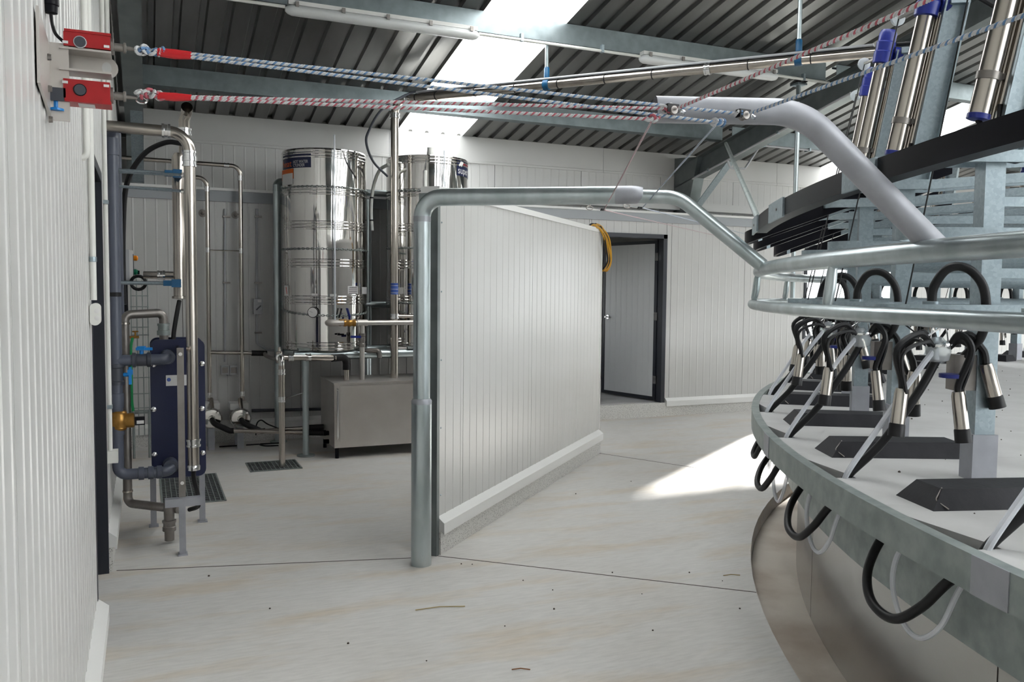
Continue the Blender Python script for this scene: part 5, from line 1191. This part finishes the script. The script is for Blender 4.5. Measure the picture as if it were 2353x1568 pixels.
# ---- ropes
def strand_rope(root, p0, p1, colour, rr=0.0045, pitch=0.019, sag=0.0):
    p0 = Vector(p0); p1 = Vector(p1); L = (p1-p0).length; n = int(L/0.0026)+2
    t = (p1-p0).normalized(); u = t.cross(Zv).normalized(); v = u.cross(t)
    for j, m in enumerate((colour, 'rope_white', 'rope_white') if True else ()):
        ph = 2*PI*j/3; pts = []
        for i in range(n+1):
            s = L*i/n; a = 2*PI*s/pitch+ph; pts.append(p0+t*s+(u*math.cos(a)+v*math.sin(a))*rr*0.52-Zv*sag*math.sin(PI*s/L))
        MB().tube(pts, rr*0.60, 5).build('strand', m, root)
def knot(root, p, colour, d, n=3):
    rk = random.Random(int(p.x*1000))
    for j in range(n*2):
        c = p+d*(0.008*j)+Vector((0, rk.uniform(-0.004, 0.004), rk.uniform(-0.004, 0.004))); ax = Vector((rk.uniform(0.4, 1), rk.uniform(-1, 1), rk.uniform(-1, 1))).normalized()
        u = ax.cross(Zv).normalized(); v = ax.cross(u); r_ = rk.uniform(0.007, 0.0105)
        MB().tube([c+u*r_*math.cos(2*PI*k/10)+v*r_*math.sin(2*PI*k/10) for k in range(11)], 0.0042, 6, cap=False).build('knot_turn', colour if j % 2 else 'rope_white', root)
pu1 = P(1535, 250, 1, 1.95); pu2 = P(1700, 262, 1, 1.90)
j1 = P(1500, 274, 1, 1.96); j2 = P(1650, 282, 1, 1.91)
RP = [('pull_rope', 'blue and white', 'rope_blue', e1, (375, 118), (440, 124), (440, 131), pu2, j2), ('pull_rope', 'red and white', 'rope_red', e2, (375, 219), (440, 223), (440, 226), pu1, j1)]
out_end = Vector((0.98, -3.0, 2.12))
for nm, cl, m, e, ka, ta1, ta2, pu_, jn in RP:
    t = thing(nm, '%s braided pull rope stretched from the red switch to the pulleys' % cl, 'rope', tuple(e), 'pull ropes')
    k0 = P(318, ka[1]-4, 1, YS); k1 = P(345, ka[1]-1, 1, YS)
    knot(t, k0, m, Vector((1, 0, 0)), 4); 
    MB().tube([e+Vector((0.012, 0, 0)), k0], 0.0025, 6).build('shackle', 'chrome', t)
    for tt in (ta1, ta2):
        s0 = P(362, ka[1]+(tt[1]-ta1[1])*0.5, 1, YS); s1 = P(tt[0], tt[1], 1, YS-0.01)
        MB().tube([s0, s0*0.5+s1*0.5-Zv*0.001, s1], [0.0085, 0.0095, 0.006], 8).build('red_tape', 'tape_red', t)
    strand_rope(t, P(435, ta1[1], 1, YS-0.01), pu_, m); strand_rope(t, P(435, ta2[1], 1, YS-0.01), jn, m)
    strand_rope(t, pu_+Vector((0.02, -0.02, 0.0)), out_end+Vector((0, 0, 0.05 if m == 'rope_red' else -0.05)), m)
    low = P(1388, 483, 1, 4.3) if m == 'rope_red' else P(1476, 478, 1, 4.2)
    strand_rope(t, jn, low, m, rr=0.003)
    lf_ = P(1660, 545, 1, 8.75) if m == 'rope_red' else P(1720, 540, 1, 8.75)
    strand_rope(t, low, lf_, m, rr=0.003)
    for q in (jn, pu_): knot(t, q-Vector((0.01, 0, 0)), m, Vector((1, 0, 0)), 2)
for i, (q, px) in enumerate(((pu1, 1550), (pu2, 1712))):
    t = thing('rope_pulley', 'small steel rope pulley shackled to the open-ended pipe arm, %s one' % ('left' if i == 0 else 'right'), 'pulley', tuple(q), 'rope pulleys')
    MB().box(q.x-0.008, q.x+0.028, q.y-0.012, q.y+0.008, q.z-0.010, q.z+0.012).build('block', 'rubber_black', t, False)
    MB().lathe(q+Vector((0.012, -0.014, -0.004)), (0, 1, 0), [(0, 0.011), (0.004, 0.013), (0.012, 0.008), (0.020, 0.013), (0.024, 0.011)], 14).build('wheel', 'stainless_dark', t)
    MB().tube([q+Vector((0.03, 0, -0.002)), q+Vector((0.06, 0.01, -0.004)), q+Vector((0.07, 0.02, 0.0)), q+Vector((0.06, 0.022, 0.006)), q+Vector((0.03, 0.01, 0.006))], 0.004, 6).build('shackle', 'chrome', t)
for i, (q, nx) in enumerate(((P(1385, 482, 1, 4.3), 'red'), (P(1470, 478, 1, 4.2), 'blue'))):
    t = thing('rope_eye', 'small eye and pulley guiding the %s rope under the portal pipe' % nx, 'pulley', tuple(q), 'rope eyes')
    MB().box(q.x-0.012, q.x+0.012, q.y-0.008, q.y+0.008, q.z-0.006, q.z+0.006).build('block', 'rubber_black', t, False)
    c = q+Vector((-0.075, 0.02, 0.008)); MB().tube([c+Vector((0.022*math.cos(2*PI*k/14), 0, 0.010*math.sin(2*PI*k/14))) for k in range(15)], 0.003, 6, cap=False).build('eye_ring', 'stainless_dark', t)
    MB().tube([c+Vector((0.022, 0, 0)), q], 0.003, 6).build('shackle', 'chrome', t)
    MB().cyl(c+Vector((0, 0, 0.008)), c+Vector((0, 0, 0.06)), 0.003, 6).build('hanger', 'stainless_dark', t)
t = thing('rope_post', 'galvanised post carrying the rope ends behind the camera', 'post', (0.98, -3.05, 0))
MB().cyl((0.98, -3.05, 0), (0.98, -3.05, 2.25), 0.045, 14).build('upright', 'galvanised_pipe', t)
MB().lathe((0.98, -3.05, 0), Zv, [(0, 0.1), (0.012, 0.1), (0.013, 0.05)], 14).build('base_plate', 'galvanised_dull', t)

# ---- conduits and junction boxes on the left wall
xc = X0+0.016
t = thing('wall_conduit', 'white conduit dropping to the junction box beside the dark doorway', 'conduit', tuple(P(210, 690, 0, xc)))
yc1 = 3.80; zt_ = P(212, 690, 1, yc1).z
MB().cyl((xc, yc1, zt_), (xc, yc1, roof_z(yc1)-0.05), 0.0125, 12).build('tube', 'pvc_white', t)
MB().lathe((xc, yc1, 1.66), Zv, [(0, 0.0125), (0.001, 0.015), (0.02, 0.015), (0.021, 0.0125)], 10).build('saddle', 'galvanised', t)
t = thing('wall_conduit', 'white conduit bending into the left wall above the doorway', 'conduit', tuple(P(190, 365, 0, xc)))
yc2 = 3.55; zz2 = P(192, 360, 1, yc2).z
MB().tube(bend([(xc, yc2, roof_z(yc2)-0.05), (xc, yc2, zz2), (X0-0.02, yc2, zz2-0.01)], 0.03), 0.0125, 12).build('tube', 'pvc_white', t)
a, c = P(190, 697, 1, 3.80), P(232, 747, 1, 3.80)
t = thing('junction_box', 'rounded white junction box beside the dark doorway', 'junction box', (xc, 3.8, c.z))
MB().prism(rrect(X0+0.003, c.x, c.z, a.z, 0.018, 3.75), (0, 0, 0), (0, 0.10, 0)).build('housing', 'pvc_white', t, True, 30)
for z_ in (a.z-0.03, c.z+0.03): MB().lathe((X0+0.03, 3.7495, z_), (0, -1, 0), [(0, 0.010), (0.0008, 0.010), (0.001, 0.008)], 14).build('knockout', 'label_white', t)
t = thing('wall_conduit', 'thin white conduit running down just beyond the dark doorway', 'conduit', (xc, 5.15, 0.7))
yc3 = 5.14; zb3 = P(254, 1040, 1, yc3).z
MB().cyl((xc, yc3, zb3), (xc, yc3, roof_z(yc3)-0.05), 0.012, 10).build('tube', 'pvc_white', t)
for z_ in (P(248, 465, 1, yc3).z, P(250, 935, 1, yc3).z): MB().box(xc-0.012, xc+0.015, yc3-0.02, yc3+0.02, z_-0.01, z_+0.01).build('saddle', 'galvanised', t, False)
t = thing('junction_box', 'small white junction box low beyond the dark doorway', 'junction box', (xc, 5.14, zb3))
MB().box(X0+0.003, X0+0.055, 5.10, 5.18, zb3-0.055, zb3+0.012).build('housing', 'pvc_white', t, False)
for i, yy in enumerate((5.75, 6.0)):
    t = thing('wall_conduit', 'white conduit high on the left wall near the corner, %s of a pair' % ('nearer' if i == 0 else 'farther'), 'conduit', (xc, yy, 2.6), 'paired conduits high on the left wall')
    MB().cyl((xc, yy, 2.45), (xc, yy, roof_z(yy)-0.05), 0.011, 10).build('tube', 'pvc_white', t)
    MB().box(xc-0.01, xc+0.014, yy-0.018, yy+0.018, 2.92, 2.96).build('saddle', 'label_white', t, False)

# ---- light fittings under the second purlin
yl = 6.47; zl = roof_z(yl)-0.185
def light(px0, px1, label):
    a = P(px0, 25, 1, yl).x if px0 < 1200 else P(px0, 140, 1, yl).x; c = P(px1, 78, 1, yl).x if px0 < 1200 else P(px1, 185, 1, yl).x
    t = thing('batten_light', label, 'light', ((a+c)/2, yl, zl-0.1), 'batten lights under the purlin')
    MB().box(a+0.02, c-0.02, yl-0.035, yl+0.035, zl-0.035, zl-0.005).build('tray', 'flashing_white', t, False)
    prof = [(0, 0.018), (0.02, 0.040), (0.05, 0.052), (c-a-0.05, 0.052), (c-a-0.02, 0.040), (c-a, 0.018)]
    b = MB().lathe((a, yl, zl-0.068), Xv, prof, 18); b.v = [(x_, yl+(y_-yl)*1.05, zl-0.068+(z_-zl+0.068)*0.75) for x_, y_, z_ in b.v]; b.build('diffuser', 'diffuser', t)
    for k in range(5):
        x_ = a+0.08+(c-a-0.16)*k/4; MB().box(x_-0.012, x_+0.012, yl-0.062, yl-0.050, zl-0.055, zl-0.018).build('clip', 'stainless_dark', t, False)
    return a, c
la, lc = light(655, 1100, 'long white batten light under the purlin left of the rooflight')
lb_, ld_ = light(1470, 1785, 'long white batten light under the purlin right of the rooflight')
for i, (u, v, lab) in enumerate(((0.0, la, 'white conduit feeding the left batten light from the wall side'), (lc, lb_, 'white conduit linking the two batten lights'), (ld_, 6.2, 'white conduit from the right batten light to the steel frame'))):
    t = thing('light_conduit', lab, 'conduit', ((u+v)/2, yl, zl-0.05), 'conduits to the batten lights')
    MB().cyl((u, yl, zl-0.05), (v, yl, zl-0.05), 0.0125, 10).build('tube', 'pvc_white', t)
    n = max(1, int((v-u)/0.7))
    for k in range(n): x_ = u+(v-u)*(k+0.5)/n; MB().box(x_-0.012, x_+0.012, yl-0.018, yl+0.018, zl-0.065, zl-0.0).build('saddle', 'galvanised', t, False)

t = thing('frame_conduit', 'pale conduit clipped along the rafter and purlin right of the back door', 'conduit', (6.2, 8.0, 3.1))
def rf(y): return Vector((6.215, y, roof_z(y)-0.445))
MB().tube([rf(8.72), rf(7.6), rf(6.2)], 0.0125, 8).build('rafter_tube', 'box_grey', t)
zz3 = roof_z(8.17)-0.19
MB().tube(bend([rf(8.05), rf(8.05)+V(0.05, 0, -0.09), V(6.48, 8.06, rf(8.05).z-0.08), V(6.75, 8.12, zz3-0.01), V(9.4, 8.12, zz3-0.01)], 0.04), 0.0125, 8).build('branch_tube', 'box_grey', t)
for x_ in (6.8, 7.5, 8.2): MB().box(x_-0.012, x_+0.012, 8.10, 8.19, zz3-0.026, zz3+0.012).build('saddle', 'galvanised', t, False)
for y_ in (8.4, 7.2): q = rf(y_); MB().box(q.x-0.016, q.x+0.02, q.y-0.012, q.y+0.012, q.z-0.014, q.z+0.02).build('saddle', 'galvanised', t, False)

# ---- coiled yellow hose over the partition end
hc = thing('hose_coil', 'coiled yellow hose hung over the far end of the partition', 'hose', tuple(PB+V(0, 0, 1.7)))
loop_px = [(1354, 521, 6.84), (1366, 516, 6.88), (1380, 522, 6.95), (1391, 543, 7.0), (1398, 572, 7.03), (1399, 600, 7.06), (1391, 617, 7.10), (1380, 614, 7.16), (1372, 595, 7.25), (1368, 565, 7.25), (1362, 540, 7.15), (1352, 527, 6.98)]
for k in range(9):
    rk = random.Random(k); pts = []
    for j, (px, py, yy) in enumerate(loop_px):
        yy += 0.006*(k-3)
        q = P(px+rk.uniform(-2.5, 2.5)+(k-4)*1.2, py+rk.uniform(-3, 3)+(k % 3)*2, 1, yy); pts.append(q)
    pts = spline(pts+[pts[0]], 4)
    MB().tube(pts, 0.0085, 8, cap=False).build('turn', 'hose_yellow' if k % 3 else 'rubber_black', hc)
MB().bar(PB-PD*0.02-PN*0.05+V(0, 0, 2.17), PB+PD*0.10-PN*0.05+V(0, 0, 2.16), 0.03, 0.012).build('hook', 'galvanised', hc, False)

# ---- bits on the floor
for i, (px, py, L, lab) in enumerate(((1010, 1396, 0.24, 'straw stalk lying on the floor below the portal post'), (1680, 1322, 0.09, 'short straw stalk lying near the pit edge'), (1196, 1538, 0.07, 'dry leaf scrap lying at the bottom of the picture'))):
    q = P(px, py, 2, 0.004); t = thing('straw', lab, 'straw', tuple(q))
    MB().tube([q+V(-L/2, 0.01, 0), q+V(0, 0, 0.003), q+V(L/2, -0.02 if i else -0.035, 0)], 0.0025, 5).build('stalk', 'straw' if i < 2 else 'rust', t)
b = MB(); rnd = random.Random(3)
spots = [(1085, 1298), (1060, 1297), (1202, 1335), (1407, 1317), (1584, 1317), (1660, 1336), (1475, 1366), (1273, 1401), (1270, 1357), (1160, 1440), (480, 1325), (1450, 1107), (1323, 1136), (1500, 1450), (1700, 1400), (980, 1520), (620, 1400), (800, 1480)]
for px, py in spots:
    q = P(px, py, 2, 0.0); r = rnd.uniform(0.003, 0.006); b.sphere((q.x, q.y, r*0.35), r, 6, 4)
o = b.build('grit', 'dirt'); o['kind'] = 'stuff'; tag(o, 'scattered dark grit on the concrete floor', 'grit')
b = MB()
for k in range(170):
    r = rnd.uniform(4.6, 7.0); a = rnd.uniform(95, 165); q = pol(r, a, DZ); s_ = rnd.uniform(0.002, 0.006)
    b.sphere((q.x, q.y, DZ+s_*0.25), s_, 5, 3)
o = b.build('deck_grit', 'dirt'); o['kind'] = 'stuff'; tag(o, 'dark grit and flecks strewn on the platform deck', 'grit')
